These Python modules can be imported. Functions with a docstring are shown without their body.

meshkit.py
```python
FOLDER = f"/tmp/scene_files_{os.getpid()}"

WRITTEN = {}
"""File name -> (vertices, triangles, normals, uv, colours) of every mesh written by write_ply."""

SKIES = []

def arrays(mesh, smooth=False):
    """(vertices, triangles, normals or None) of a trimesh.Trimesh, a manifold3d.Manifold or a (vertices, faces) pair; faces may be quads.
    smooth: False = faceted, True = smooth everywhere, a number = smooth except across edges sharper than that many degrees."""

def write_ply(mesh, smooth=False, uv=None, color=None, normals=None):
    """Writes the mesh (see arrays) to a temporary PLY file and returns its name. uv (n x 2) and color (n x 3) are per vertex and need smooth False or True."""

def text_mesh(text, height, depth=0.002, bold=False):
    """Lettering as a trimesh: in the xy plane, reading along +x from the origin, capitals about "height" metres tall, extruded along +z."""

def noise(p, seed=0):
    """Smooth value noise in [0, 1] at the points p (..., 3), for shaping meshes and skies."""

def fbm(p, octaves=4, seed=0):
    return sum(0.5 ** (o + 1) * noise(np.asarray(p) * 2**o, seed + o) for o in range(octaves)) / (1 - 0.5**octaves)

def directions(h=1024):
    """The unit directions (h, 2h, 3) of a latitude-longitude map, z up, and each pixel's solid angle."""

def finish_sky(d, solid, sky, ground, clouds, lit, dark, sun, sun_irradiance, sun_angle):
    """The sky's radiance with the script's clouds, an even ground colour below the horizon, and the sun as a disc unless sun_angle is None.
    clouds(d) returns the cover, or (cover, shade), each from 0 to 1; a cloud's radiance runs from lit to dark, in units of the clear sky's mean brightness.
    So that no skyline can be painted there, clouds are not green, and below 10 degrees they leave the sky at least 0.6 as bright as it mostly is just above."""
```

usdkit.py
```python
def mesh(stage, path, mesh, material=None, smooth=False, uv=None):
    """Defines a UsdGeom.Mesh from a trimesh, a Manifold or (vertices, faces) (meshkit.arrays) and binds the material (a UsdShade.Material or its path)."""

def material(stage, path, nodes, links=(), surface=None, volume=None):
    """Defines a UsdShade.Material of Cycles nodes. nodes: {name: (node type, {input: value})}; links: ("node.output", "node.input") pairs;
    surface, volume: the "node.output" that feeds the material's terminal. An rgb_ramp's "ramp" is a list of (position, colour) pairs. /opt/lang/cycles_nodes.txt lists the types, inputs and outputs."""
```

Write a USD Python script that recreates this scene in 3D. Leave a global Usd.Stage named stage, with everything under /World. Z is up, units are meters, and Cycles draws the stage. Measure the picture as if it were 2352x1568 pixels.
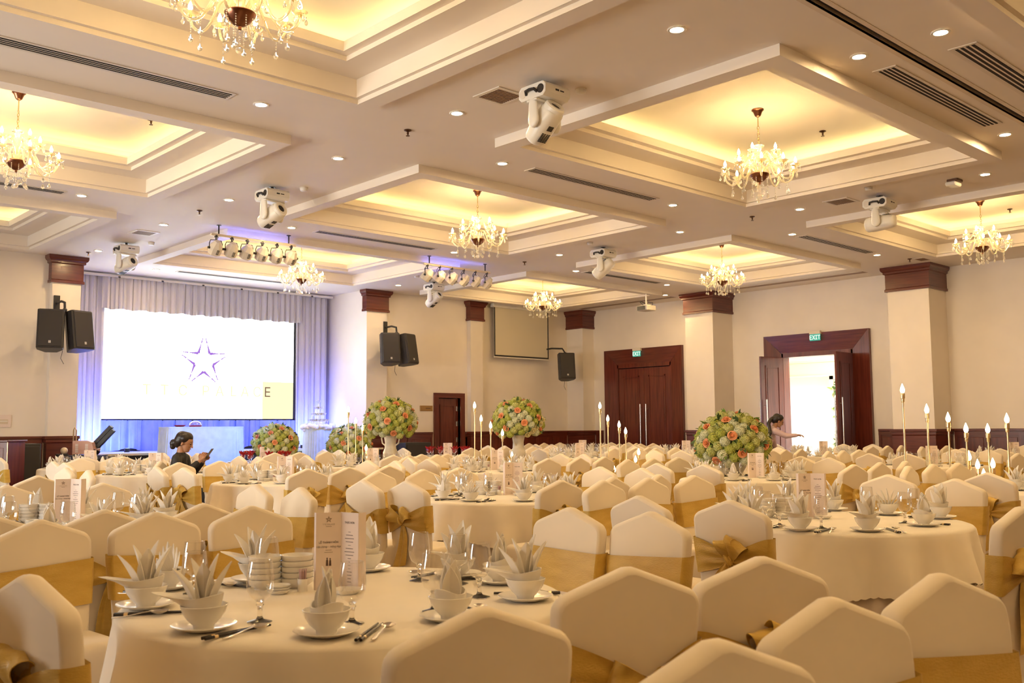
import math, random
import numpy as np, trimesh, manifold3d
from shapely.geometry import Polygon, box as sbox
import usdkit, meshkit
from pxr import Usd, UsdGeom, UsdLux, Gf, Sdf

stage = Usd.Stage.CreateInMemory()
UsdGeom.SetStageUpAxis(stage, 'Z')
UsdGeom.SetStageMetersPerUnit(stage, 1.0)
UsdGeom.Xform.Define(stage, '/World')
random.seed(7)
RNG = np.random.default_rng(11)
PI = math.pi

# ------------------------------------------------------------------ camera, daylight, exposure
W, H = 2352, 1568
F, YAW, PITCH, ROLL = 2216.7375, 0.82105, 0.08945, -0.00768
HC = 1.33
_f = np.array([math.cos(YAW)*math.cos(PITCH), math.sin(YAW)*math.cos(PITCH), math.sin(PITCH)])
_r0 = np.array([math.sin(YAW), -math.cos(YAW), 0.0]); _u0 = np.cross(_r0, _f)
_r = _r0*math.cos(ROLL)+_u0*math.sin(ROLL); _u = -_r0*math.sin(ROLL)+_u0*math.cos(ROLL)
cam = UsdGeom.Camera.Define(stage, '/World/camera')
_m = Gf.Matrix4d(*_r, 0, *_u, 0, *(-_f), 0, 0, 0, HC, 1)
cam.AddTransformOp().Set(_m)
cam.CreateHorizontalApertureAttr(36.0)
cam.CreateFocalLengthAttr(36.0*F/W)
cam.CreateFStopAttr(6.3)
cam.CreateFocusDistanceAttr(7.5)
cam.CreateClippingRangeAttr(Gf.Vec2f(0.05, 300))
cam.CreateExposureAttr(1.9)

K_BULB, K_DOWN, K_COVE = 52.0, 200.0, 3.4
K_WINDOW, K_LOBBY, K_SCREEN, K_BLUE, K_BEAM = 5.5, 4.2, 1.6, 1.6, 2200.0

def rect_light(name, loc, axis, w, h, color, power):
    """axis: the direction the light shines along."""
    l = UsdLux.RectLight.Define(stage, '/World/'+name)
    l.CreateWidthAttr(w); l.CreateHeightAttr(h); l.CreateColorAttr(Gf.Vec3f(*color)); l.CreateIntensityAttr(power)
    z = -np.array(axis, float); z /= np.linalg.norm(z)
    up = np.array([0, 0, 1.0]) if abs(z[2]) < .9 else np.array([0, 1.0, 0])
    x = np.cross(up, z); x /= np.linalg.norm(x); y = np.cross(z, x)
    l.AddTransformOp().Set(Gf.Matrix4d(*x, 0, *y, 0, *z, 0, *map(float, loc), 1))
    return l

def spot(name, loc, axis, color, power, radius=.05, angle=35.):
    l = UsdLux.SphereLight.Define(stage, '/World/'+name)
    l.CreateRadiusAttr(radius); l.CreateColorAttr(Gf.Vec3f(*color)); l.CreateIntensityAttr(power)
    s = UsdLux.ShapingAPI.Apply(l.GetPrim()); s.CreateShapingConeAngleAttr(angle); s.CreateShapingConeSoftnessAttr(.6)
    z = -np.array(axis, float); z /= np.linalg.norm(z)
    up = np.array([0, 0, 1.0]) if abs(z[2]) < .9 else np.array([0, 1.0, 0])
    x = np.cross(up, z); x /= np.linalg.norm(x); y = np.cross(z, x)
    l.AddTransformOp().Set(Gf.Matrix4d(*x, 0, *y, 0, *z, 0, *map(float, loc), 1))

# daylight through the tall windows of the west wall, and in the lobby behind the open door
for k, yc in enumerate((7.2, 10.4, 13.6)):
    rect_light(f'window_daylight_{k+1}', (-4.35, yc, 1.55), (1, 0, -.05), 2.3, 2.3, (1.0, .97, .9), K_WINDOW)
rect_light('lobby_daylight', (22.0, 11.2, 3.9), (0.05, 0, -1), 3.4, 4.6, (1.0, .98, .94), K_LOBBY)
# blue LED wash of the stage: floor cans at both ends of the stage curtain, and the two bars on the ceiling
BLUE = (.10, .16, 1.0)
CANS = [(6.75, 19.0), (7.4, 19.0), (11.3, 19.0), (12.0, 19.0)]
for k, (x, y) in enumerate(CANS):
    spot(f'stage_wash_{k+1}', (x, y, 1.06), ((-.35, .9, .25) if x < 9 else (.35, .9, .25)), BLUE, K_BLUE*300, .05, 65)
for k, (x, y) in enumerate([(7.4, 14.3), (11.65, 14.3)]):
    spot(f'added_bar_glow_{k+1}', (x, y, 4.1), (0, .45, 1), (.16, .14, 1.0), K_BLUE*40, .04, 60)  # added upward glow, for the blue tint on the ceiling by the bars
    spot(f'bar_beam_{k+1}', (x, y-.1, 4.2), (9.0+.25*(x-9)-x, 3.9, -3.3), (.04, .21, 1.0), K_BEAM, .07, 24)

# ------------------------------------------------------------------ helpers
_count = {}
def numbered(parent, name):
    k = (parent, name); n = _count.get(k, 0); _count[k] = n+1
    return name if n == 0 else f'{name}_{n:03d}'

def key(prim, label=None, cat=None, group=None, kind=None):
    for k, v in (('label', label), ('category', cat), ('group', group), ('kind', kind)):
        if v: prim.SetCustomDataByKey(k, v)
    return prim

def mat4(loc=(0, 0, 0), rz=0., rx=0., ry=0., s=1.):
    T = trimesh.transformations.euler_matrix(rx, ry, rz, 'sxyz')
    T[:3, :3] *= s; T[:3, 3] = loc
    return Gf.Matrix4d(*T.T.ravel().tolist())

def thing(name, label, cat, loc=(0, 0, 0), rz=0., rx=0., ry=0., group=None, kind=None, s=1.):
    x = UsdGeom.Xform.Define(stage, '/World/'+numbered('/World', name))
    x.AddTransformOp().Set(mat4(loc, rz, rx, ry, s))
    return key(x.GetPrim(), label, cat, group, kind)

def part(parent, name, mesh, material, smooth=35, label=None, kind=None):
    p = str(parent.GetPath()); path = p+'/'+numbered(p, name)
    m = usdkit.mesh(stage, path, mesh, '/World/Looks/'+material, smooth=smooth)
    return key(m.GetPrim(), label, None, None, kind)

def single(name, mesh, material, label, cat, group=None, smooth=35, kind=None, loc=None, rz=0., rx=0., ry=0., s=1.):
    """A thing of one mesh."""
    m = usdkit.mesh(stage, '/World/'+numbered('/World', name), mesh, '/World/Looks/'+material, smooth=smooth)
    m.AddTransformOp().Set(mat4(loc or (0, 0, 0), rz, rx, ry, s))
    return key(m.GetPrim(), label, cat, group, kind)

def struct(name, mesh, material, smooth=False, parent=None):
    if parent is not None: return part(parent, name, mesh, material, smooth)
    return single(name, mesh, material, None, None, None, smooth, 'structure')

def sthing(name):
    x = UsdGeom.Xform.Define(stage, '/World/'+numbered('/World', name))
    return key(x.GetPrim(), None, None, None, 'structure')

def dup(root, name, label, loc, rz=0., rx=0., ry=0., group=None, s=1., cat=None):
    """A copy of a thing with its parts, by an internal reference."""
    x = UsdGeom.Xform.Define(stage, '/World/'+numbered('/World', name)) if root.GetTypeName() == 'Xform' else UsdGeom.Mesh.Define(stage, '/World/'+numbered('/World', name))
    pr = x.GetPrim()
    pr.GetReferences().AddInternalReference(root.GetPath())
    if root.GetTypeName() == 'Xform': pr.SetInstanceable(True)
    x.GetPrim().CreateAttribute('xformOp:transform', Sdf.ValueTypeNames.Matrix4d).Set(mat4(loc, rz, rx, ry, s))
    was = root.GetCustomData()
    return key(pr, label or was.get('label'), cat or was.get('category'), group or was.get('group'))

def cat_(ms):
    v, f, n = [], [], 0
    for m in ms:
        if hasattr(m, 'vertices'): m = (np.asarray(m.vertices), np.asarray(m.faces))
        a, b = np.asarray(m[0], float), np.asarray(m[1], int)
        if b.shape[1] == 4: b = np.vstack([b[:, [0, 1, 2]], b[:, [0, 2, 3]]])
        v.append(a); f.append(b+n); n += len(a)
    return np.vstack(v), np.vstack(f)

def xf(m, loc=(0, 0, 0), rz=0., rx=0., ry=0., s=(1, 1, 1)):
    v, f = cat_([m])
    T = trimesh.transformations.euler_matrix(rx, ry, rz, 'sxyz')[:3, :3]
    return (v*np.asarray(s)) @ T.T + np.asarray(loc), f

def box(x0, x1, y0, y1, z0, z1, c=0.):
    if c <= 0:
        v = np.array([[x, y, z] for x in (x0, x1) for y in (y0, y1) for z in (z0, z1)], float)
        f = np.array([[0, 1, 3, 2], [4, 6, 7, 5], [0, 4, 5, 1], [2, 3, 7, 6], [0, 2, 6, 4], [1, 5, 7, 3]])
        return cat_([(v, f)])
    p = []
    for a in (0, 1):
        for b in (0, 1):
            for d in (0, 1):
                X, Y, Z = (x0, x1)[a], (y0, y1)[b], (z0, z1)[d]
                sx, sy, sz = (1-2*a)*c, (1-2*b)*c, (1-2*d)*c
                p += [(X, Y+sy, Z+sz), (X+sx, Y, Z+sz), (X+sx, Y+sy, Z)]
    h = trimesh.convex.convex_hull(np.array(p))
    return np.asarray(h.vertices), np.asarray(h.faces)

def lathe(prof, n=32):
    """prof: (r, z) from bottom to top or as it runs; r = 0 closes."""
    a = np.arange(n)*2*PI/n
    v = np.array([[r*math.cos(t), r*math.sin(t), z] for r, z in prof for t in a])
    f = []
    for i in range(len(prof)-1):
        for j in range(n):
            k = (j+1) % n
            f.append([i*n+j, i*n+k, (i+1)*n+k, (i+1)*n+j])
    v, f = cat_([(v, np.array(f))])
    t = trimesh.Trimesh(v, f, process=False); t.merge_vertices(); t.update_faces(t.nondegenerate_faces()); t.remove_unreferenced_vertices()
    return np.asarray(t.vertices), np.asarray(t.faces)

def tube(pts, r, n=8, cap=True):
    p = np.asarray(pts, float); r = np.broadcast_to(r, (len(p),))
    t = np.gradient(p, axis=0); t /= np.linalg.norm(t, axis=1, keepdims=True)+1e-12
    a = np.cross(t[0], [0, 0, 1.0] if abs(t[0][2]) < .9 else [1.0, 0, 0]); A = []
    for k in range(len(p)):
        a = a-t[k]*(a@t[k]); a = a/np.linalg.norm(a); A.append(a)
    A = np.array(A); B = np.cross(t, A); g = np.arange(n)*2*PI/n
    v = (p[:, None]+r[:, None, None]*(np.cos(g)[None, :, None]*A[:, None]+np.sin(g)[None, :, None]*B[:, None])).reshape(-1, 3)
    return loft(v.reshape(len(p), n, 3), cap)

def loft(R, cap=True):
    """R (m, n, 3): closed rings."""
    R = np.asarray(R, float); m, n = R.shape[:2]; f = []
    for i in range(m-1):
        for j in range(n):
            k = (j+1) % n
            f.append([i*n+j, i*n+k, (i+1)*n+k, (i+1)*n+j])
    V = [R.reshape(-1, 3)]; fs = [np.array(f)]
    out = [(V[0], fs[0])]
    v, f = cat_(out)
    if cap:
        c0, c1 = R[0].mean(0), R[-1].mean(0); N = len(v)
        v = np.vstack([v, c0, c1])
        j = np.arange(n); k = (j+1) % n
        f = np.vstack([f, np.stack([k, j, np.full(n, N)], 1), np.stack([(m-1)*n+j, (m-1)*n+k, np.full(n, N+1)], 1)])
    return v, f

def grid(P, flip=False):
    P = np.asarray(P, float); a, b = P.shape[:2]
    i, j = np.meshgrid(np.arange(a-1), np.arange(b-1), indexing='ij')
    q = np.stack([i*b+j, (i+1)*b+j, (i+1)*b+j+1, i*b+j+1], -1).reshape(-1, 4)
    if flip: q = q[:, ::-1]
    return cat_([(P.reshape(-1, 3), q)])

def sheet(P, th=.003):
    """A thin solid sheet over the grid of points."""
    P = np.asarray(P, float)
    du, dv = np.gradient(P, axis=0), np.gradient(P, axis=1)
    n = np.cross(du, dv); n /= np.linalg.norm(n, axis=2, keepdims=True)+1e-12
    A, B = P+n*th/2, P-n*th/2
    rim = [np.stack([A[0], B[0]]), np.stack([B[-1], A[-1]]), np.stack([B[:, 0], A[:, 0]]), np.stack([A[:, -1], B[:, -1]])]
    return cat_([grid(A), grid(B, True)]+[grid(r) for r in rim])

def rectloft(x0, x1, y0, y1, prof, top=None):
    """Rectangles inset by prof[k][0] at height prof[k][1], joined band by band (every band its own corners)."""
    out = []
    for (a, za), (b, zb) in zip(prof[:-1], prof[1:]):
        A = [(x0+a, y0+a, za), (x1-a, y0+a, za), (x1-a, y1-a, za), (x0+a, y1-a, za)]
        B = [(x0+b, y0+b, zb), (x1-b, y0+b, zb), (x1-b, y1-b, zb), (x0+b, y1-b, zb)]
        for k in range(4):
            j = (k+1) % 4
            out.append((np.array([A[k], A[j], B[j], B[k]], float), np.array([[0, 1, 2, 3]])))
    if top is not None:
        a, z = prof[-1]
        out.append((np.array([(x0+a, y0+a, z), (x1-a, y0+a, z), (x1-a, y1-a, z), (x0+a, y1-a, z)], float), np.array([[3, 2, 1, 0]])))
    return cat_(out)

def cyl(p, q, r, n=16, r2=None):
    p, q = np.asarray(p, float), np.asarray(q, float)
    d = q-p; L = np.linalg.norm(d); d = d/L
    a = np.cross(d, [0, 0, 1.0] if abs(d[2]) < .9 else [1.0, 0, 0]); a /= np.linalg.norm(a); b = np.cross(d, a)
    g = np.arange(n)*2*PI/n; ring = np.cos(g)[:, None]*a+np.sin(g)[:, None]*b
    return loft([p+r*ring, q+(r if r2 is None else r2)*ring])

def ball(c, r, sub=2, s=(1, 1, 1)):
    m = trimesh.creation.icosphere(sub, 1.0)
    return np.asarray(m.vertices)*np.asarray(s)*r+np.asarray(c), np.asarray(m.faces)

def prism(poly, h):
    m = trimesh.creation.extrude_polygon(poly, h, engine='earcut')
    return np.asarray(m.vertices), np.asarray(m.faces)

def text(s, h, d=.002, bold=False, center=True):
    m = meshkit.text_mesh(s, h, d, bold)
    v = np.asarray(m.vertices).copy()
    if center: v[:, 0] -= (v[:, 0].min()+v[:, 0].max())/2
    return v, np.asarray(m.faces)

def tocam(px, py, d):
    """The point at depth d along the view axis, for placing things measured off the camera's calibration."""
    q = _f+_r*(px-W/2)/F-_u*(py-H/2)/F
    return q*d+np.array([0, 0, HC])

def onz(px, py, z):
    q = _f+_r*(px-W/2)/F-_u*(py-H/2)/F
    p = q*(z-HC)/q[2]
    return float(p[0]), float(p[1])

# ------------------------------------------------------------------ materials
def M(name, color, rough=.5, metal=0., spec=.5, **kw):
    d = {'base_color': color, 'roughness': rough, 'metallic': metal, 'specular_ior_level': spec}; d.update(kw)
    usdkit.material(stage, '/World/Looks/'+name, {'p': ('principled_bsdf', d)}, surface='p.BSDF')

def MN(name, c0, c1, scale=8., rough=.5, bump=0., bscale=None, spec=.5, stretch=(1, 1, 1), metal=0., detail=4., **kw):
    d = {'roughness': rough, 'metallic': metal, 'specular_ior_level': spec}; d.update(kw)
    nodes = {'t': ('texture_coordinate', {}), 'm': ('mapping', {'scale': stretch}), 'n': ('noise_texture', {'scale': scale, 'detail': detail}),
             'r': ('rgb_ramp', {'ramp': [(.3, c0), (.7, c1)]}), 'p': ('principled_bsdf', d)}
    links = [('t.object', 'm.vector'), ('m.vector', 'n.vector'), ('n.fac', 'r.fac'), ('r.color', 'p.base_color')]
    if bump:
        nodes['n2'] = ('noise_texture', {'scale': bscale or scale*4, 'detail': 3.})
        nodes['b'] = ('bump', {'strength': bump, 'distance': .004})
        links += [('m.vector', 'n2.vector'), ('n2.fac', 'b.height'), ('b.normal', 'p.normal')]
    usdkit.material(stage, '/World/Looks/'+name, nodes, links, surface='p.BSDF')

def ME(name, color, strength):
    usdkit.material(stage, '/World/Looks/'+name, {'e': ('emission', {'color': color, 'strength': strength})}, surface='e.emission')

MN('plaster', (.80, .72, .63), (.83, .75, .66), 3., .6, .03, 60.)
MN('ceiling_paint', (.80, .72, .63), (.82, .74, .65), 2., .65)
MN('mahogany', (.085, .014, .008), (.16, .03, .016), 3., .28, 0, spec=.5, stretch=(6, 6, .5), coat_weight=.35, coat_roughness=.15)
MN('mahogany_h', (.085, .014, .008), (.15, .028, .015), 3., .3, 0, spec=.5, stretch=(.6, .6, 8), coat_weight=.3, coat_roughness=.15)
M('wood_groove', (.03, .006, .004), .5)
MN('carpet', (.10, .045, .03), (.20, .11, .06), 5., .9)
MN('cover_white', (.83, .72, .56), (.87, .76, .60), 4., .75, .05, 900., spec=.2, sheen_weight=.25)
MN('cloth_white', (.85, .77, .65), (.88, .80, .68), 6., .7, .06, 700., spec=.2, sheen_weight=.15)
M('skirt_cloth', (.74, .64, .56), .75, 0, .2)
MN('gold_satin', (.56, .34, .055), (.68, .45, .10), 7., .36, .45, 90., spec=.4, stretch=(1, 1, 3), sheen_weight=.4, sheen_tint=(1., .8, .4))
M('porcelain', (.86, .82, .76), .13, 0, .55)
MN('napkin_linen', (.85, .80, .73), (.88, .83, .76), 20., .8, .05, 800., spec=.2)
M('napkin_red', (.33, .012, .014), .8, 0, .2)
M('steel', (.72, .68, .62), .16, 1.)
M('chrome_pull', (.8, .78, .74), .22, 1.)
M('brass', (.62, .45, .22), .28, 1.)
M('brass_bright', (.80, .62, .36), .3, 1.)
M('copper_bowl', (.28, .12, .07), .25, 1.)
M('black_lacquer', (.012, .008, .008), .25)
M('black_grille', (.030, .024, .022), .6)
M('black_box', (.020, .017, .017), .5)
M('speaker_body', (.028, .024, .024), .45)
M('logo_grey', (.5, .47, .44), .4)
M('card_pink', (.80, .67, .60), .6)
M('print_ink', (.10, .055, .04), .6)
M('print_soft', (.33, .24, .19), .6)
M('fixture_white', (.80, .76, .69), .35)
M('fixture_dark', (.03, .025, .022), .35)
M('can_beige', (.62, .56, .48), .35)
M('vent_white', (.74, .66, .56), .5)
M('vent_dark', (.018, .012, .009), .8)
M('grille_brown', (.30, .19, .12), .6)
M('sprinkler_metal', (.16, .09, .06), .35, 1.)
M('rail_beige', (.66, .55, .42), .4)
M('screen_fabric', (.62, .55, .42), .9)
M('curtain_wash_tint', (.52, .50, .56), .65, 0, .3)  # pale curtain, darkened and tinted lilac to carry the stage wash
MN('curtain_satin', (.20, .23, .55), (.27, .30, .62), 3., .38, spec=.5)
MN('tulle_wash_tint', (.50, .58, .66), (.60, .68, .76), 9., .7)  # blue stage light tinted into the white tulle
M('plume', (.86, .82, .86), .8)
M('stage_floor', (.30, .30, .36), .35)
M('stage_black', (.02, .015, .014), .5)
M('hair', (.018, .010, .008), .4)
M('skin', (.40, .20, .11), .5, subsurface_weight=.08)
M('suit_black', (.018, .016, .017), .65)
M('blouse_pink', (.58, .42, .44), .7)
M('phone', (.05, .045, .045), .2)
M('trouser', (.02, .017, .02), .7)
M('leaf', (.08, .14, .045), .55)
M('leaf_light', (.18, .30, .05), .55)
MN('hydrangea', (.42, .45, .10), (.62, .60, .25), 30., .7)
MN('hydrangea_green', (.34, .40, .05), (.52, .52, .12), 30., .7)
MN('hydrangea_pale', (.52, .55, .36), (.72, .72, .50), 30., .7)
M('rose_peach', (.80, .36, .17), .6)
M('rose_cream', (.74, .66, .36), .6)
MN('urn_cream', (.62, .55, .44), (.74, .67, .55), 12., .5)
M('lobby_white', (.85, .84, .80), .6)
M('lobby_beige', (.70, .55, .36), .6)
M('tooth_pick', (.55, .35, .34), .6)
M('projector_body', (.62, .56, .48), .4)
M('copper_trunk', (.55, .30, .22), .4)
M('plaque', (.38, .22, .08), .35, .4)
M('bag_tan', (.45, .33, .16), .5)
ME('bulb_glow', (1.0, .70, .32), K_BULB)
ME('flame_glow', (1.0, .72, .36), 9.)
ME('downlight_glow', (1.0, .70, .34), K_DOWN)
ME('cove_glow', (1.0, .84, .36), K_COVE)
ME('screen_glow', (.95, 1.0, .98), K_SCREEN)
ME('screen_letter', (1.0, .90, .52), .31)
ME('screen_patch', (1.0, .92, .56), .31)
ME('screen_brown', (.40, .24, .15), .17)
ME('screen_violet', (.42, .20, .75), .27)
ME('exit_green', (.08, .40, .27), .32)
ME('exit_white', (.9, 1.0, .85), .3)
ME('blue_led', (.15, .2, 1.0), 6.)
# thin drinking glass: mostly clear with bright rims; cut crystal and glass arms
usdkit.material(stage, '/World/Looks/goblet_glass', {
    'f': ('layer_weight', {'blend': .28}), 't': ('transparent_bsdf', {'color': (.95, .94, .92)}),
    'g': ('glossy_bsdf', {'color': (1, 1, 1), 'roughness': .03}), 'r': ('map_range', {'from_min': 0., 'from_max': 1., 'to_min': .07, 'to_max': .75, 'clamp': True}),
    'x': ('mix_closure', {})}, [('f.facing', 'r.value'), ('r.result', 'x.fac'), ('t.BSDF', 'x.closure1'), ('g.BSDF', 'x.closure2')], surface='x.closure')
M('stem_glass', (.97, .95, .9), .03, transmission_weight=1., ior=1.45)
M('amber_glass', (1.0, .93, .74), .06, transmission_weight=.75, ior=1.4)
M('crystal', (1.0, .97, .9), .02, transmission_weight=.8, ior=1.5)
usdkit.material(stage, '/World/Looks/window_glass', {'f': ('fresnel', {'IOR': 1.45}), 't': ('transparent_bsdf', {}), 'g': ('glossy_bsdf', {'roughness': .02}), 'x': ('mix_closure', {})},
                [('f.fac', 'x.fac'), ('t.BSDF', 'x.closure1'), ('g.BSDF', 'x.closure2')], surface='x.closure')

# ------------------------------------------------------------------ room shell
ZC, ZF = 4.53, 4.426
XW, XE, YS, YN = -4.0, 19.75, -7.0, 18.5
struct('floor', box(XW-.2, XE+.3, YS-.2, YN+2.4, -.1, 0), 'carpet')
CU, CV = [(-6.1, 4.8), (.4585, 4.803), (7.0053, 4.803), (13.577, 4.448)], [-5.6, -.77, 4.2003, 9.1611, 14.1382]
LV = 3.5776
cel = sthing('ceiling')
_hole = []
COFFERS = []
for i, (u, L) in enumerate(CU):
    for j, v in enumerate(CV):
        if i == 0: continue
        COFFERS.append((u, u+L, v, v+LV, i-1, j))
        _hole.append(sbox(u+.05, v+.05, u+L-.05, v+LV-.05))
slab = sbox(XW, YS, XE+.25, YN)
for h in _hole: slab = slab.difference(h)
slab = slab.difference(sbox(4.0, 3.545, XE, 3.62))      # the sliding wall track lies in a groove
sv, sf = prism(slab, .1); sv = sv+np.array([0, 0, ZC])
part(cel, 'slab', (sv, sf), 'ceiling_paint', False)
part(cel, 'alcove_soffit', box(6.0, 12.75, YN, 20.8, ZC, ZC+.1), 'ceiling_paint', False)
for (x0, x1, y0, y1, i, j) in COFFERS:
    prof = [(0, ZC+.1), (0, ZF), (.196, ZF), (.196, ZF+.045), (.241, ZF+.045), (.241, ZF+.222), (.571, ZF+.222), (.571, ZF+.267), (.656, ZF+.267),
            (.656, ZF+.358), (.625, ZF+.358), (.625, ZF+.31), (.30, ZF+.31), (.30, ZF+.48), (.34, ZF+.524)]
    part(cel, 'coffer', rectloft(x0, x1, y0, y1, prof, True), 'ceiling_paint', False)
    q, z = .36, ZF+.318
    part(cel, 'cove_strip', cat_([box(x0+q, x1-q, y0+q, y0+q+.03, z, z+.012), box(x0+q, x1-q, y1-q-.03, y1-q, z, z+.012),
                                  box(x0+q, x0+q+.03, y0+q+.03, y1-q-.03, z, z+.012), box(x1-q-.03, x1-q, y0+q+.03, y1-q-.03, z, z+.012)]), 'cove_glow', False)
tr = sthing('trim')
part(tr, 'track_channel', cat_([box(4.0, XE, 3.50, 3.545, ZC-.004, ZC+.02), box(4.0, XE, 3.62, 3.665, ZC-.004, ZC+.02), box(4.0, XE, 3.53, 3.64, ZC+.07, ZC+.09)]), 'rail_beige', False, 'beige edges of the sliding wall track in the ceiling')
part(tr, 'track_slot', box(4.0, XE, 3.565, 3.60, ZC+.03, ZC+.06), 'vent_dark', False)

def wall_with(axis, at, lo, hi, ztop, th, holes, out):
    """A wall along x (axis 0) or y (axis 1) at a position, with rectangular openings (a, b, z0, z1)."""
    pl = sbox(lo, 0, hi, ztop)
    for a, b, z0, z1 in holes: pl = pl.difference(sbox(a, z0, b, z1))
    polys = list(getattr(pl, 'geoms', [pl])); ms = []
    for p in polys:
        v, f = prism(p, th)
        q = np.empty_like(v)
        if axis == 0: q[:, 0], q[:, 2], q[:, 1] = v[:, 0], v[:, 1], at+out*v[:, 2]
        else: q[:, 1], q[:, 2], q[:, 0] = v[:, 0], v[:, 1], at+out*v[:, 2]
        if (axis == 0) == (out > 0): f = f[:, ::-1]
        ms.append((q, f))
    return cat_(ms)

WZ = 1.25                                                # top of the wainscot
D1, D2 = (15.25, 17.05), (10.3, 12.05)                   # the closed and the open double door of the east wall
struct('wall_east', wall_with(1, XE, YS, YN+.2, ZC+.1, .25, [(D1[0], D1[1], 0, 2.99), (D2[0], D2[1], 0, 2.99)], 1), 'plaster')
struct('wall_north', cat_([wall_with(0, YN, XW, 6.0, ZC+.1, .25, [], 1), wall_with(0, YN, 12.7, XE, ZC+.1, .25, [(14.72, 15.44, 0, 2.08)], 1)]), 'plaster')
struct('wall_alcove', cat_([box(5.95, 6.2, YN, 20.8, 0, ZC), box(12.55, 12.8, YN, 20.8, 0, ZC), box(5.95, 12.8, 20.6, 20.8, 0, ZC)]), 'plaster')
struct('wall_west', wall_with(1, XW, YS, YN+.2, ZC+.1, .25, [(6.0, 8.4, .4, 2.75), (9.2, 11.6, .4, 2.75), (12.4, 14.8, .4, 2.75)], -1), 'plaster')
struct('wall_south', wall_with(0, YS, XW, XE, ZC+.1, .25, [], -1), 'plaster')
for k, (a, b) in enumerate(((6.0, 8.4), (9.2, 11.6), (12.4, 14.8))):
    w = sthing(f'window_{k+1}')
    part(w, 'window_frame', cat_([box(XW-.2, XW-.05, a, b, .4, .47), box(XW-.2, XW-.05, a, b, 2.68, 2.75), box(XW-.2, XW-.05, a, a+.07, .47, 2.68), box(XW-.2, XW-.05, b-.07, b, .47, 2.68), box(XW-.2, XW-.05, (a+b)/2-.03, (a+b)/2+.03, .47, 2.68)]), 'mahogany', False)
    for c in (a+.07, (a+b)/2+.03):
        part(w, 'pane', box(XW-.13, XW-.122, c, c+(b-a)/2-.1, .47, 2.68), 'window_glass', False)

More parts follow.
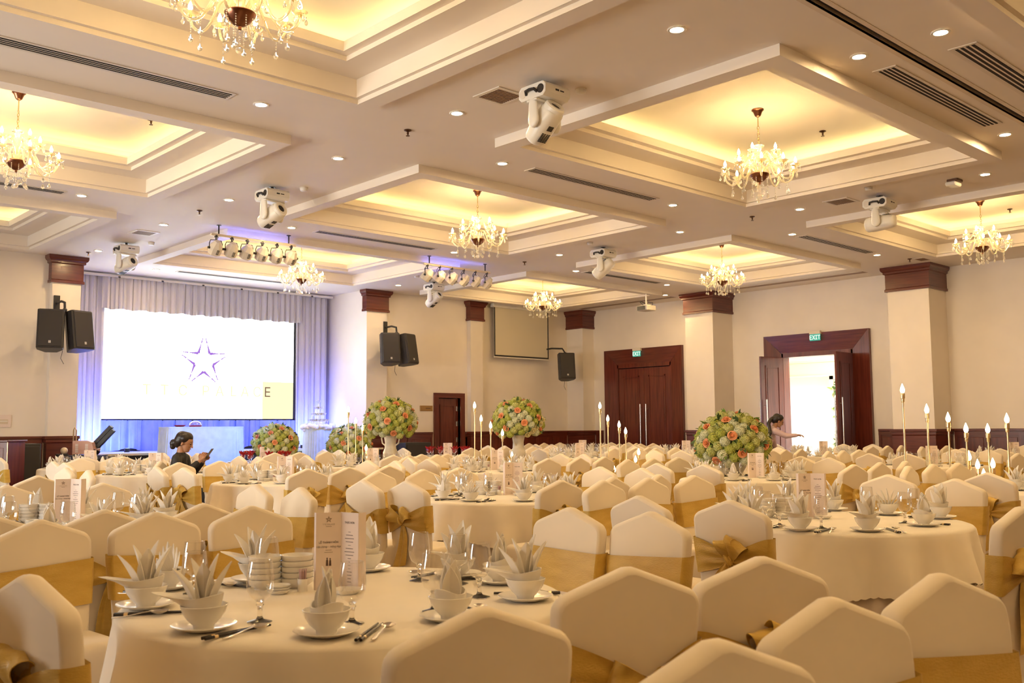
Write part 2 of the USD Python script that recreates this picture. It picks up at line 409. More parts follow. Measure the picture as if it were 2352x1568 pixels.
# ------------------------------------------------------------------ pilasters with wooden capitals, wainscot
def pilaster(k, x0, x1, y0, y1, sides):
    """sides: the free faces, to give the capital and the wainscot their overhang."""
    c = sthing('pilaster')
    part(c, 'shaft', box(x0, x1, y0, y1, 0, ZC), 'plaster', False)
    def ring(p0, z0, p1, z1):
        ex = lambda p: (x0-(p if 'w' in sides else 0), x1+(p if 'e' in sides else 0), y0-(p if 's' in sides else 0), y1+(p if 'n' in sides else 0))
        a, b = ex(p0), ex(p1)
        A = [(a[0], a[2], z0), (a[1], a[2], z0), (a[1], a[3], z0), (a[0], a[3], z0)]; B = [(b[0], b[2], z1), (b[1], b[2], z1), (b[1], b[3], z1), (b[0], b[3], z1)]
        return [(np.array([A[i], A[(i+1) % 4], B[(i+1) % 4], B[i]], float), np.array([[0, 1, 2, 3]])) for i in range(4)]
    prof = [(0, ZC-.50), (.045, ZC-.50), (.045, ZC-.455), (.03, ZC-.44), (.03, ZC-.15), (.06, ZC-.135), (.06, ZC-.10), (.085, ZC-.08), (.10, ZC-.05), (.10, ZC-.001)]
    ms = []
    for (a, za), (b, zb) in zip(prof[:-1], prof[1:]): ms += ring(a, za, b, zb)
    part(c, 'capital', cat_(ms), 'mahogany_h', False, 'red mahogany capital moulding')
    ms = []
    for (a, za), (b, zb) in zip(*(lambda p: (p[:-1], p[1:]))([(.03, 0), (.03, .12), (.015, .14), (.015, 1.12), (.03, 1.14), (.03, 1.19), (.05, 1.2), (.05, WZ), (0, WZ)])): ms += ring(a, za, b, zb)
    part(c, 'wainscot_wrap', cat_(ms), 'mahogany_h', False)
    return c
pilaster(0, 18.95, XE, 8.24, 9.08, 'wsn')
pilaster(1, 18.95, XE, 13.38, 14.18, 'wsn')
pilaster(2, 19.3, XE, 17.9, YN, 'ws')
pilaster(3, 15.68, 16.08, 18.36, YN, 'wse')
pilaster(4, 12.55, 13.12, 18.36, YN, 'wse')
pilaster(5, 5.72, 6.22, 18.36, YN, 'wse')
pilaster(6, 18.95, XE, 2.9, 3.74, 'wsn')

def wainscot(name, axis, at, lo, hi, face):
    """Panelled dado along a wall: rail, base, stiles and raised panels, each panel its own mesh."""
    w = sthing(name)
    def bx(a, b, d0, d1, z0, z1, c=0):
        e0, e1 = sorted((at+face*d0, at+face*d1))
        return box(a, b, e0, e1, z0, z1, c) if axis == 0 else box(e0, e1, a, b, z0, z1, c)
    part(w, 'backing', bx(lo, hi, 0, .012, 0, WZ), 'mahogany_h', False)
    part(w, 'top_rail', cat_([bx(lo, hi, .012, .03, 1.12, 1.2), bx(lo, hi, .0, .05, 1.2, WZ, .008)]), 'mahogany_h', False)
    part(w, 'base_rail', bx(lo, hi, .012, .032, 0, .14), 'mahogany_h', False)
    n = max(1, round((hi-lo)/.62)); s = (hi-lo)/n
    part(w, 'stile', cat_([bx(max(lo, lo+i*s-.05), min(hi, lo+i*s+.05), .012, .026, .14, 1.12) for i in range(n+1)]), 'mahogany', False)
    for i in range(n):
        part(w, 'panel', bx(lo+i*s+.075, lo+(i+1)*s-.075, .012, .024, .18, 1.08, .006), 'mahogany', False)
wainscot('trim_north', 0, YN, 13.17, 14.56, -1)
wainscot('trim_north', 0, YN, 15.6, 15.65, -1)
wainscot('trim_north', 0, YN, 16.13, 19.25, -1)
wainscot('trim_north', 0, YN, 1.5, 5.68, -1)
wainscot('trim_east', 1, XE, 17.58, 17.85, -1)
wainscot('trim_east', 1, XE, 14.23, 14.8, -1)
wainscot('trim_east', 1, XE, 12.55, 13.33, -1)
wainscot('trim_east', 1, XE, 9.13, 9.78, -1)
wainscot('trim_east', 1, XE, 3.79, 8.19, -1)

# ------------------------------------------------------------------ doors
def casing(p, y0, y1, ztop, w):
    """A wide bevelled door surround on the east wall: two jambs and a head with mitred corners."""
    o0, o1, zt = y0-w, y1+w, ztop+w
    X0, X1 = XE-.09, XE-.02
    def quadbar(a, b, c, d):     # outer edge a-b, inner edge c-d; outer proud, inner set back
        v = np.array([(X0, *a), (X0, *b), (X1, *d), (X1, *c), (XE, *a), (XE, *b), (XE, *d), (XE, *c)], float)
        return v, np.array([[0, 1, 2, 3], [4, 7, 6, 5], [0, 4, 5, 1], [3, 2, 6, 7], [0, 3, 7, 4], [1, 5, 6, 2]])
    part(p, 'jamb', quadbar((o1, 0), (o1, zt), (y1+.012, 0), (y1+.012, ztop+.012)), 'mahogany', False)
    part(p, 'jamb', quadbar((o0, zt), (o0, 0), (y0-.012, ztop+.012), (y0-.012, 0)), 'mahogany', False)
    part(p, 'head', quadbar((o1, zt), (o0, zt), (y1+.004, ztop+.012), (y0-.004, ztop+.012)), 'mahogany_h', False)
    part(p, 'inner_frame', cat_([box(XE-.02, XE+.24, y0-.012, y0+.04, 0, ztop), box(XE-.02, XE+.24, y1-.04, y1+.012, 0, ztop), box(XE-.02, XE+.24, y0, y1, ztop-.09, ztop+.012)]), 'mahogany', False)

def leaf(p, hinge, length, ang, ztop, handle_at, both=False):
    """A door leaf: hinge point (x, y), swung by ang; local x runs along the leaf."""
    th = .045
    T = lambda m: xf(m, (hinge[0], hinge[1], 0), ang)
    part(p, 'leaf', T(box(0, length, -th/2, th/2, .01, ztop, .003)), 'mahogany', False)
    for s in (-1, 1):
        a, b, z0, z1 = .15, length-.15, .2, ztop-.2
        e = sorted((s*th/2, s*(th/2+.012)))
        part(p, 'panel_moulding', T(cat_([box(a, b, e[0], e[1], z1-.035, z1), box(a, b, e[0], e[1], z0, z0+.035), box(a, a+.035, e[0], e[1], z0, z1), box(b-.035, b, e[0], e[1], z0, z1)])), 'mahogany', False)
        part(p, 'raised_panel', T(box(a+.06, b-.06, *sorted((s*th/2, s*(th/2+.008))), z0+.06, z1-.06, .003)), 'mahogany', False)
        hx = length-.09
        part(p, 'pull_handle', T(cat_([cyl((hx, s*.085, .62), (hx, s*.085, 1.93), .017, 14), cyl((hx, s*.02, .75), (hx, s*.085, .75), .011, 8), cyl((hx, s*.02, 1.80), (hx, s*.085, 1.80), .011, 8)])), 'chrome_pull', 40)

d = sthing('door_1')
casing(d, D1[0], D1[1], 2.99, .40)
hl = (D1[1]-D1[0])/2-.05
leaf(d, (XE+.02, D1[0]+.045), hl, PI/2, 2.88, 0)
leaf(d, (XE+.02, D1[1]-.045), hl, -PI/2, 2.88, 0)
part(d, 'dark_void', box(XE+.2, XE+.24, D1[0], D1[1], 0, 2.99), 'black_box', False)
d = sthing('door_2')
casing(d, D2[0], D2[1], 2.99, .42)
leaf(d, (XE-.03, D2[1]-.02), .80, PI-.10, 2.90, 0)
leaf(d, (XE-.03, D2[0]+.02), .80, PI+.06, 2.90, 0)
d = sthing('door_3')
part(d, 'jamb', box(14.60, 14.72, YN-.05, YN+.1, 0, 2.08), 'mahogany', False); part(d, 'jamb', box(15.44, 15.56, YN-.05, YN+.1, 0, 2.08), 'mahogany', False)
part(d, 'head', box(14.60, 15.56, YN-.05, YN+.1, 2.08, 2.2), 'mahogany_h', False)
part(d, 'leaf', box(14.73, 15.43, YN+.06, YN+.105, .01, 2.07, .003), 'mahogany', False)
part(d, 'panel_moulding', cat_([box(14.85, 15.31, YN+.045, YN+.06, 1.88, 1.92), box(14.85, 14.89, YN+.045, YN+.06, .2, 1.88), box(15.27, 15.31, YN+.045, YN+.06, .2, 1.88)]), 'mahogany', False)
for z in (1.05, 1.45, 1.82): part(d, 'hinge', box(15.36, 15.43, YN+.045, YN+.06, z-.06, z+.06, .003), 'chrome_pull', False)

# the bright lobby behind the open door, with the flower gate in it
LX = 23.2
lob = sthing('wall_lobby')
part(lob, 'lobby_floor', box(XE+.25, 26.2, 6, 16, -.1, 0), 'lobby_white', False)
part(lob, 'lobby_ceiling', box(XE+.25, 26.2, 6, 16, 4.0, 4.1), 'lobby_white', False)
part(lob, 'lobby_back', box(26.0, 26.2, 6, 16, 0, 4.0), 'lobby_white', False)
part(lob, 'lobby_side', cat_([box(XE+.25, 26, 5.9, 6, 0, 4), box(XE+.25, 26, 16, 16.1, 0, 4)]), 'lobby_white', False)
part(lob, 'lobby_beam', cat_([box(25.2, 25.4, 6, 16, 2.75, 3.18), box(25.16, 25.2, 6, 16, 2.72, 2.77), box(25.16, 25.2, 6, 16, 3.14, 3.2)]), 'lobby_beige', False)
g = thing('flower_gate', 'white photo backdrop edged with green leaves beyond the open door', 'backdrop')
part(g, 'white_panel', box(25.0, 25.05, 9.6, 13.63, .0, 2.62), 'lobby_white', False)
part(g, 'gate_frame', cat_([box(24.95, 25.05, 13.63, 13.75, 0, 2.72), box(24.95, 25.05, 9.6, 13.75, 2.62, 2.72)]), 'lobby_beige', False)
def leaf_mesh(c, L, w, yaw, pitch, roll=0.):
    u = np.linspace(0, 1, 5); wd = w*np.sin(PI*np.clip(u, .02, .98))**.8
    P = np.stack([np.stack([u*L, s*wd, -.25*L*u*u+abs(s)*wd*.3], -1) for s in (-1, 0, 1)], 1)
    return xf(grid(P), c, yaw, roll, pitch)
for k in range(46):
    left = k < 26
    y, z = (13.58-abs(RNG.normal(0, .16)), .1+2.5*k/26+RNG.uniform(-.05, .05)) if left else (9.7+3.9*(k-26)/20, 2.55-abs(RNG.normal(0, .10)))
    part(g, 'leaf_cluster', cat_([leaf_mesh((24.93, y+RNG.normal(0, .05), z+RNG.normal(0, .05)), RNG.uniform(.09, .17), .035, RNG.uniform(0, 2*PI), RNG.uniform(-1, 1), RNG.uniform(-1, 1)) for _ in range(9)]), 'leaf' if k % 3 else 'leaf_light', 40)

def exit_sign(y, z, label):
    e = thing('exit_sign', label, 'exit sign', (XE-.13, y, z), s=.74)
    part(e, 'housing', box(-.03, .08, -.18, .18, .10, .20, .006), 'vent_white', False)
    part(e, 'panel', box(-.006, .006, -.175, .175, -.10, .10, .002), 'exit_green', False, 'green acrylic panel')
    t = text('EXIT', .125, .002, True); v, f = t
    part(e, 'lettering', (np.stack([-.0065-v[:, 2], -v[:, 0]*.92, v[:, 1]-.062], 1), f), 'exit_white', False, 'white EXIT letters')
exit_sign(16.27, 3.25, 'green EXIT sign above the closed double door')
exit_sign(11.12, 3.30, 'green EXIT sign above the open double door')

# ------------------------------------------------------------------ ceiling fittings
def slot_vent(x0, x1, y0, y1, label):
    t = thing('air_vent', label, 'air vent', group=None)
    z = ZC
    part(t, 'frame', cat_([box(x0-.03, x1+.03, y0-.03, y0, z-.008, z+.02), box(x0-.03, x1+.03, y1, y1+.03, z-.008, z+.02), box(x0-.03, x0, y0, y1, z-.008, z+.02), box(x1, x1+.03, y0, y1, z-.008, z+.02)]), 'vent_white', False)
    n = 4; s = (y1-y0)/n
    for i in range(n): part(t, 'slot', box(x0, x1, y0+i*s+.004, y0+i*s+s*.62, z-.010, z-.001), 'vent_dark', False)  # raised dark bars stand for the shade inside the slot openings
    for i in range(n): part(t, 'louvre', box(x0, x1, y0+i*s+s*.62, y0+(i+1)*s+.003, z-.008, z-.001), 'vent_white', False)
for a in [(2.13, 4.17, 8.37, 8.53, 'long black slot vent at upper left between two coffers'), (8.2, 10.58, 8.36, 8.5, 'long slot vent in the middle of the ceiling left of the big coffer'),
          (8.2, 10.58, 13.35, 13.49, 'long slot vent above the row of stage spotlights'), (8.24, 10.64, 3.8, 3.96, 'slot vent below the track groove at upper right'),
          (8.24, 10.64, 3.1, 3.28, 'slot vent above the track groove at upper right corner'), (14.58, 16.95, 8.36, 8.52, 'slot vent left of the right pilaster'),
          (14.55, 16.92, 13.3, 13.45, 'slot vent below the small white moving head'), (2.0, 4.27, 13.36, 13.5, 'slot vent behind the left chandelier'), (8.2, 10.7, 18.6, 18.72, 'slot vent in front of the stage curtain')]:
    slot_vent(*a)
for y0, y1, lb in ((14.6, 17.7, 'dark slot diffuser along the wall above the closed double door'), (9.6, 12.8, 'dark slot diffuser along the wall above the open double door')):
    t = thing('air_vent', lb, 'air vent')
    part(t, 'frame', cat_([box(18.9, 18.94, y0, y1, ZC-.008, ZC+.02), box(19.16, 19.2, y0, y1, ZC-.008, ZC+.02)]), 'vent_white', False)
    part(t, 'slot', box(18.94, 19.16, y0, y1, ZC-.005, ZC-.001), 'grille_brown', False)
for (x, y, lb) in [(6.12, 6.71, 'square brown return grille beside the nearest moving head'), (6.15, 15.34, 'square return grille above the leftmost moving head'), (12.73, 6.73, 'square brown return grille beside the right moving head'), (18.43, 8.05, 'small square grille in front of the right pilaster')]:
    t = thing('return_grille', lb, 'grille', (x, y, ZC))
    part(t, 'frame', cat_([box(-.19, .19, -.19, -.15, -.01, .01), box(-.19, .19, .15, .19, -.01, .01), box(-.19, -.15, -.15, .15, -.01, .01), box(.15, .19, -.15, .15, -.01, .01)]), 'vent_white', False)
    part(t, 'backing', box(-.15, .15, -.15, .15, -.003, -.001), 'grille_brown', False)
    for k in range(10): part(t, 'slat', box(-.15, .15, -.145+k*.03, -.128+k*.03, -.009, -.003), 'grille_brown', False)

DU = [6.13, 7.74, 4.52, 11.08, 12.72, 14.31, 17.3]; DV = [7.38, 9.58, 8.46, 12.35, 13.43, 4.6, 14.53]
DL = [(DU[i], DV[j]) for i, j in [(0, 0), (0, 1), (1, 2), (2, 2), (0, 3), (1, 4), (3, 4), (2, 4), (0, 5), (0, 6), (4, 0), (3, 2), (4, 1), (4, 3), (5, 2), (5, 4), (6, 2), (6, 4)]]
DL += [onz(*p, ZC) for p in [(915, 654.5), (2160.6, 73.3), (2308.5, 308), (2262.7, 399.6), (1973, 128.5), (1528, 677), (225.8, 575.3), (358.4, 618.7)]]
DL += [(2.0, 2.4), (6.13, 1.5), (14, 1.5), (17.3, 3.9), (2.2, -1.2), (-1.2, 1.2), (4.5, -2.5), (7.7, -1.2), (-1.2, -2.5), (11.1, -.5)]
_ring = lathe([(.052, -.001), (.075, -.001), (.078, -.006), (.072, -.011), (.056, -.010), (.052, -.004)], 28)
_lamp = lathe([(0, -.005), (.053, -.005), (.053, -.002), (0, -.002)], 28)
dl0 = None
def _px(x, y, z):
    v = np.array([x, y, z-HC]); d = v @ _f
    return (W/2+F*(v @ _r)/d, H/2-F*(v @ _u)/d) if d > 0 else (-1, -1)
_marks = {'nearest moving head': (1250, 250), 'left moving head': (625, 470), 'right moving head': (2025, 490), 'leftmost moving head': (290, 590), 'stage pilaster moving head': (995, 670), 'small middle moving head': (1388, 600), 'big right chandelier': (1748, 390),
          'middle chandelier': (1103, 540), 'stage chandelier': (690, 635), 'left edge chandelier': (55, 370), 'top chandelier': (550, 60), 'projection screen chandelier': (1250, 690), 'pilaster chandelier': (1660, 635), 'right edge chandelier': (2248, 560), 'track groove': (2110, 135), 'left end of the slot vents at right': (2030, 170)}
_side = lambda dx, dy: ('above' if dy < 0 else 'below') if abs(dy) > abs(dx)*.8 else ('left of' if dx < 0 else 'right of')
DLL, _used = {}, set()
for k, (x, y) in enumerate(DL):
    q = _px(x, y, ZC)
    if not (0 <= q[0] < W and 0 <= q[1] < H): continue
    for nm, m in sorted(_marks.items(), key=lambda t: math.hypot(t[1][0]-q[0], t[1][1]-q[1])):
        lb = f'glowing recessed downlight {_side(q[0]-m[0], q[1]-m[1])} the {nm}'
        if lb not in _used: break
    _used.add(lb); DLL[k] = lb
for k, (x, y) in enumerate(DL):
    s = proj = None
    lb = DLL.get(k, 'round recessed downlight glowing warm white, outside the picture')
    if dl0 is None:
        dl0 = thing('downlight', lb, 'downlight', (x, y, ZC), group='recessed ceiling downlights')
        part(dl0, 'trim_ring', _ring, 'fixture_white'); part(dl0, 'lamp', _lamp, 'downlight_glow', False, 'glowing lamp disc')
    else: dup(dl0, 'downlight', lb, (x, y, ZC))
sp0 = None
for k, (x, y, z) in enumerate([(6.1, 8.17, ZC), (6.12, 13.25, ZC), (6.1, 17.68, ZC), (12.63, 8.14, ZC), (12.76, 13.33, ZC), (18.2, 8.25, ZC), (10.75, 5.89, 4.95), (4.42, 10.9, 4.95), (17.1, 6.0, 4.95)]):
    lb = 'small dark pendent fire sprinkler on the ceiling'
    if sp0 is None:
        sp0 = thing('sprinkler', lb, 'sprinkler', (x, y, z), group='ceiling sprinklers')
        part(sp0, 'escutcheon', lathe([(0, 0), (.04, 0), (.042, -.008), (.015, -.02), (0, -.02)], 20), 'sprinkler_metal')
        part(sp0, 'body', lathe([(.010, -.018), (.012, -.045), (.006, -.05), (.006, -.06), (.022, -.062), (.022, -.066), (0, -.067)], 14), 'sprinkler_metal')
    else: dup(sp0, 'sprinkler', lb, (x, y, z))
for k, (x, y, lb) in enumerate([(6.56, 6.06, 'round smoke detector right of the nearest moving head'), (6.56, 11.08, 'round smoke detector right of the left moving head'), (12.23, 6.06, 'round smoke detector left of the right moving head'),
                            (12.26, 11.16, 'round smoke detector left of the small middle moving head'), (6.58, 16.08, 'round smoke detector right of the leftmost moving head'), (12.2, 16.02, 'round smoke detector above the moving head by the stage pilaster')]):
    t = thing('smoke_detector', lb, 'smoke detector', (x, y, ZC))
    part(t, 'base', lathe([(0, 0), (.055, 0), (.056, -.012), (0, -.012)], 24), 'vent_white'); part(t, 'sensor', lathe([(.05, -.012), (.05, -.03), (.042, -.045), (.02, -.05), (0, -.05)], 24), 'fixture_white')
t = thing('ceiling_box', 'grey and white ceiling junction box right of the big coffer', 'ceiling box', (12.74, 5.13, ZC))
part(t, 'plate', box(-.09, .09, -.07, .07, -.03, 0, .006), 'sprinkler_metal', False); part(t, 'cover', box(-.10, .10, -.05, .09, -.085, -.03, .015), 'fixture_white', False)

# moving head lights
def moving_head(x, y, pan, tilt, label, s=1., flip=1):
    t = thing('moving_head_light', label, 'stage light', (x, y, ZC))
    part(t, 'clamp', cat_([cyl((0, 0, 0), (0, 0, -.05), .02, 10), cyl((0, 0, -.004), (0, 0, 0), .045, 14), box(-.11, -.07, -.1, .1, -.065, -.05, .004), box(.07, .11, -.1, .1, -.065, -.05, .004)]), 'fixture_dark')
    zb = -.055
    oct_ = [(-.175, -.03), (-.145, 0), (.145, 0), (.175, -.03), (.175, -.10), (.14, -.135), (-.14, -.135), (-.175, -.10)]
    pv = [np.array([(sx, a*1., zb+b) for a, b in oct_]) for sx in (-.165*flip, -.16*flip, .16*flip, .165*flip)]
    pv[0] = pv[0]*[1, .95, 1]; pv[3] = pv[3]*[1, .95, 1]
    part(t, 'base', loft(pv), 'fixture_white', 25)
    part(t, 'carry_handle', cat_([tube([(-.166*flip, -.07, zb-.085), (-.19*flip, -.055, zb-.06), (-.195*flip, 0, zb-.055), (-.19*flip, .055, zb-.06), (-.166*flip, .07, zb-.085)], .014, 8)]), 'black_box')
    for sy in (-.115, .115): part(t, 'fan_grille', cat_([cyl((-.164*flip, sy, zb-.065), (-.169*flip, sy, zb-.065), .042, 20)]), 'fixture_dark' if sy < 0 else 'vent_white')
    part(t, 'print', cat_([xf(box(-.05, -.005, -.003, 0, 0, .018), (.02, -.1735, zb-.07)), xf(box(.01, .06, -.003, 0, .003, .014), (.02, -.1735, zb-.07))]), 'fixture_dark', False)
    R = lambda m: xf(m, (0, 0, 0), pan)
    arm = []
    for sx in (-1, 1):
        a = sx*.145
        ring = []
        for z, w, th in ((-.19, .045, .026), (-.24, .055, .027), (-.32, .06, .028), (-.37, .065, .03), (-.41, .062, .03), (-.44, .04, .026), (-.455, .012, .018)):
            ring.append([(a+th*math.cos(q), w*math.sin(q), z) for q in np.linspace(0, 2*PI, 16, endpoint=False)])
        arm.append(loft(ring))
    part(t, 'yoke', R(cat_([xf(box(-.17, .17, -.07, .07, -.215, -.19, .008)), cyl((0, 0, -.19), (0, 0, -.195), .09, 20)]+arm)), 'fixture_white', 40)
    HM = lambda m: R(xf(m, (0, 0, -.385), 0, tilt, 0))
    body = []
    for z, wx, wy in ((-.215, .045, .05), (-.205, .075, .075), (-.17, .095, .088), (-.06, .112, .10), (.06, .112, .104), (.13, .105, .104), (.15, .098, .098)):
        body.append([(wx*np.sign(math.cos(q))*abs(math.cos(q))**.75, wy*np.sign(math.sin(q))*abs(math.sin(q))**.75, z) for q in np.linspace(0, 2*PI, 28, endpoint=False)])
    part(t, 'head', HM(loft(body)), 'fixture_white', 50)
    part(t, 'lens_collar', HM(lathe([(.098, .135), (.102, .14), (.10, .185), (.088, .20), (.056, .20), (.05, .185)], 28)), 'fixture_white', 35)
    part(t, 'lens', HM(lathe([(0, .184), (.05, .186), (.052, .180), (0, .178)], 24)), 'black_lacquer', 35, 'dark glass lens')
    part(t, 'rear_vent', HM(cat_([box(-.05+.027*i, -.05+.027*i+.02, -.100, -.094, -.15+.014*j, -.15+.014*j+.009) for i in range(4) for j in range(7)]+[box(-.03, .03, -.106, -.1, -.02, .03)])), 'fixture_dark', False, 'dark vent slots and display')
moving_head(6.19, 6.18, .0, .85, 'white moving head light nearest the camera, tilted with its lens up')
moving_head(6.24, 11.34, .25, 1.15, 'white moving head light left of centre with its lens to the right')
moving_head(12.84, 6.21, .0, -1.6, 'white moving head light at right showing its dotted rear')
moving_head(12.8, 11.34, .3, -2.2, 'small white moving head light left of the middle chandelier')
moving_head(6.28, 16.4, .3, 1.25, 'leftmost white moving head light near the left pilaster')
moving_head(13.04, 16.5, .2, 1.0, 'white moving head light hanging before the stage pilaster')

# the two bars of spotlights in front of the stage
def par_can():
    t = thing('par_light', '', 'spotlight', (0, 0, -50))
    part(t, 'hook', cat_([cyl((0, 0, .0), (0, 0, -.06), .012, 8), box(-.02, .02, -.02, .02, -.02, .02, .004)]), 'fixture_dark')
    part(t, 'yoke', tube([(-.105, 0, -.20), (-.108, 0, -.12), (-.09, 0, -.07), (0, 0, -.06), (.09, 0, -.07), (.108, 0, -.12), (.105, 0, -.20)], .007, 6), 'fixture_dark')
    T = lambda m: xf(m, (0, 0, -.19), 0, .75, 0)
    part(t, 'can', T(lathe([(0, .13), (.05, .125), (.075, .08), (.10, .04), (.108, -.02), (.10, -.09), (.094, -.10), (.085, -.098), (.085, -.06)], 8)), 'can_beige', 20)
    part(t, 'knob', T(cat_([cyl((-.13, 0, 0), (-.10, 0, 0), .02, 8), cyl((.10, 0, 0), (.13, 0, 0), .02, 8)])), 'black_box')
    part(t, 'lens', T(lathe([(0, -.07), (.085, -.075), (.085, -.07), (0, -.065)], 16)), 'chrome_pull', 40)
    part(t, 'louvre', T(cat_([box(-.02, .02, -.112, -.1, -.05+.022*i, -.042+.022*i) for i in range(4)])), 'fixture_dark', False)
    part(t, 'cable', tube([(0, .05, -.11), (.05, .08, -.05), (.06, .05, 0), (.02, .01, .01)], .006, 5), 'black_box')
    return t
par0 = None
for bi, (x0, x1, y, nm, rz) in enumerate([(6.75, 8.08, 14.02, 'left', .0), (10.92, 12.4, 14.02, 'right', .5)]):
    t = thing('lighting_bar', f'{nm} horizontal steel bar carrying six spotlights before the stage', 'lighting bar')
    part(t, 'bar', cat_([box(x0-.08, x1+.08, y-.018, y+.018, ZC-.18, ZC-.14, .004)]), 'rail_beige', False)
    part(t, 'bracket', cat_([cyl((x, y, ZC-.14), (x, y, ZC), .012, 8) for x in (x0+.05, x1-.05)]+[cyl((x, y, ZC-.01), (x, y, ZC), .035, 12) for x in (x0+.05, x1-.05)]), 'fixture_dark')
    part(t, 'added_glow_strip', box(x0, x1, y+.019, y+.03, ZC-.17, ZC-.15), 'blue_led', False)  # glowing strip added as the body of the upward blue glow
    for k in range(6):
        x = x0+(x1-x0)*(k+.02)/5.04
        lb = f'{["first", "second", "third", "fourth", "fifth", "sixth"][k]} beige spotlight from the left on the {nm} lighting bar'
        if par0 is None:
            par0 = par_can(); par0.GetAttribute('xformOp:transform').Set(mat4((x, y, ZC-.18), rz)); key(par0, lb, 'spotlight', 'spotlights on the two ceiling bars')
        else: dup(par0, 'par_light', lb, (x, y, ZC-.18), rz+RNG.normal(0, .05))

# ceiling projector
px_, py_ = 17.55, 14.24
t = thing('projector', 'beige ceiling projector on a short pole left of the middle pilaster', 'projector', (px_, py_, ZC))
part(t, 'pole', cat_([cyl((0, 0, 0), (0, 0, -.36), .018, 12), cyl((0, 0, -.012), (0, 0, 0), .06, 16), box(-.08, .08, -.08, .08, -.375, -.355)]), 'fixture_white')
part(t, 'body', box(-.17, .17, -.16, .16, -.50, -.38, .015), 'projector_body', False)
part(t, 'rear_grille', cat_([box(-.19, -.17, -.10, .12, -.49, -.40)]), 'fixture_dark', False)
part(t, 'lens', cat_([cyl((.17, .05, -.44), (.2, .05, -.44), .04, 16)]), 'black_lacquer')
part(t, 'cable', cat_([tube([(-.1, 0, -.38), (-.15, .06, -.30), (-.05, .12, -.27), (.08, .1, -.30), (.12, .02, -.36)], .009, 6), tube([(.1, -.1, -.38), (.05, -.16, -.32), (0, -.05, -.3)], .008, 6)]), 'black_box')

# ------------------------------------------------------------------ chandeliers
def chandelier(loc):
    t = thing('chandelier', '', 'chandelier', loc)
    part(t, 'canopy', lathe([(0, 0), (.068, 0), (.07, -.012), (.052, -.03), (.034, -.075), (.016, -.09), (0, -.09)], 24), 'copper_bowl')
    links = [cyl((0, 0, -.09), (0, 0, -.2), .006, 8)]
    for k in range(6):
        z = -.215-.036*k; a = np.linspace(0, 2*PI, 13)
        P = np.stack([.011*np.cos(a), 0*a, z+.022*np.sin(a)], 1)
        if k % 2: P = P[:, [1, 0, 2]]
        links.append(tube(P, .0035, 5, False))
    part(t, 'chain', cat_(links), 'brass')
    part(t, 'column', lathe([(0, -.42), (.062, -.425), (.058, -.44), (.03, -.452), (.022, -.49), (.045, -.52), (.05, -.56), (.025, -.62), (.018, -.68), (.04, -.72), (.05, -.76), (0, -.76)], 20), 'amber_glass')
    part(t, 'bowl', lathe([(.104, -.755), (.108, -.762), (.098, -.785), (.07, -.82), (.035, -.845), (.012, -.853), (.012, -.875), (0, -.88)], 28), 'copper_bowl', 35, 'dark copper pierced bowl')
    part(t, 'ball_pendant', cat_([ball((0, 0, -.885-.022*k), .008, 1) for k in range(5)]+[ball((0, 0, -1.02), .027, 2)]), 'crystal')
    pan = lathe([(.012, -.012), (.04, -.006), (.056, .012), (.052, .014), (.036, 0), (.012, -.002)], 16)
    flame = lathe([(0, 0), (.010, .002), (.0175, .018), (.016, .034), (.008, .055), (.002, .068), (0, .07)], 10)
    drop = lathe([(0, -.05), (.010, -.044), (.0145, -.032), (.008, -.014), (.002, 0), (0, 0)], 6)
    def arm(k, n, R, off, pts):
        a = 2*PI*k/n+off; c, s = math.cos(a), math.sin(a)
        u = np.linspace(0, 1, len(pts)); uu = np.linspace(0, 1, 22); q = np.array(pts)
        from scipy.interpolate import CubicSpline
        Q = CubicSpline(u, q)(uu)
        P = np.stack([Q[:, 0]*c, Q[:, 0]*s, Q[:, 1]], 1)
        e = P[-1]
        part(t, 'arm', tube(P, .0105, 8), 'amber_glass')
        part(t, 'drip_pan', xf(pan, e+[0, 0, .012]), 'amber_glass')
        part(t, 'candle_sleeve', cat_([cyl(e+[0, 0, -.012], e+[0, 0, .012], .013, 10), cyl(e+[0, 0, .012], e+[0, 0, .04], .008, 10)]), 'brass')
        part(t, 'bulb', xf(flame, e+[0, 0, .04]), 'bulb_glow', True, 'glowing flame bulb')
        dr = [xf(drop, e+[.05*math.cos(b), .05*math.sin(b), -.012]) for b in a+np.arange(4)*PI/2+.4]
        dr += [ball(e+[.05*math.cos(b), .05*math.sin(b), -.004], .006, 1) for b in a+np.arange(4)*PI/2+.4]
        lo = P[np.argmin(P[:, 2])]
        dr += [ball(lo+[0, 0, -.018-.016*i], .0055, 1) for i in range(4+(k % 3))]+[xf(drop, lo+[0, 0, -.085-.016*(k % 3)], s=(1.3, 1.3, 1.15))]
        part(t, 'crystal_drops', cat_(dr), 'crystal', 20, None, 'stuff')
    for k in range(10): arm(k, 10, .40, .2, [(.04, -.75), (.10, -.66), (.17, -.67), (.24, -.80), (.32, -.845), (.385, -.79), (.405, -.72)])
    for k in range(5): arm(k, 5, .22, .45, [(.03, -.60), (.07, -.52), (.12, -.53), (.16, -.60), (.205, -.60), (.225, -.55)])
    for k in range(8):
        a = 2*PI*k/8
        part(t, 'crystal_drops', cat_([ball((.09*math.cos(a), .09*math.sin(a), -.80-.017*i), .0055, 1) for i in range(7+(k % 2)*3)]+[xf(drop, (.09*math.cos(a), .09*math.sin(a), -.925-.05*(k % 2)), s=(1.4, 1.4, 1.2))]), 'crystal', 20, None, 'stuff')
    return t
ch0 = None
ZT = ZF+.524
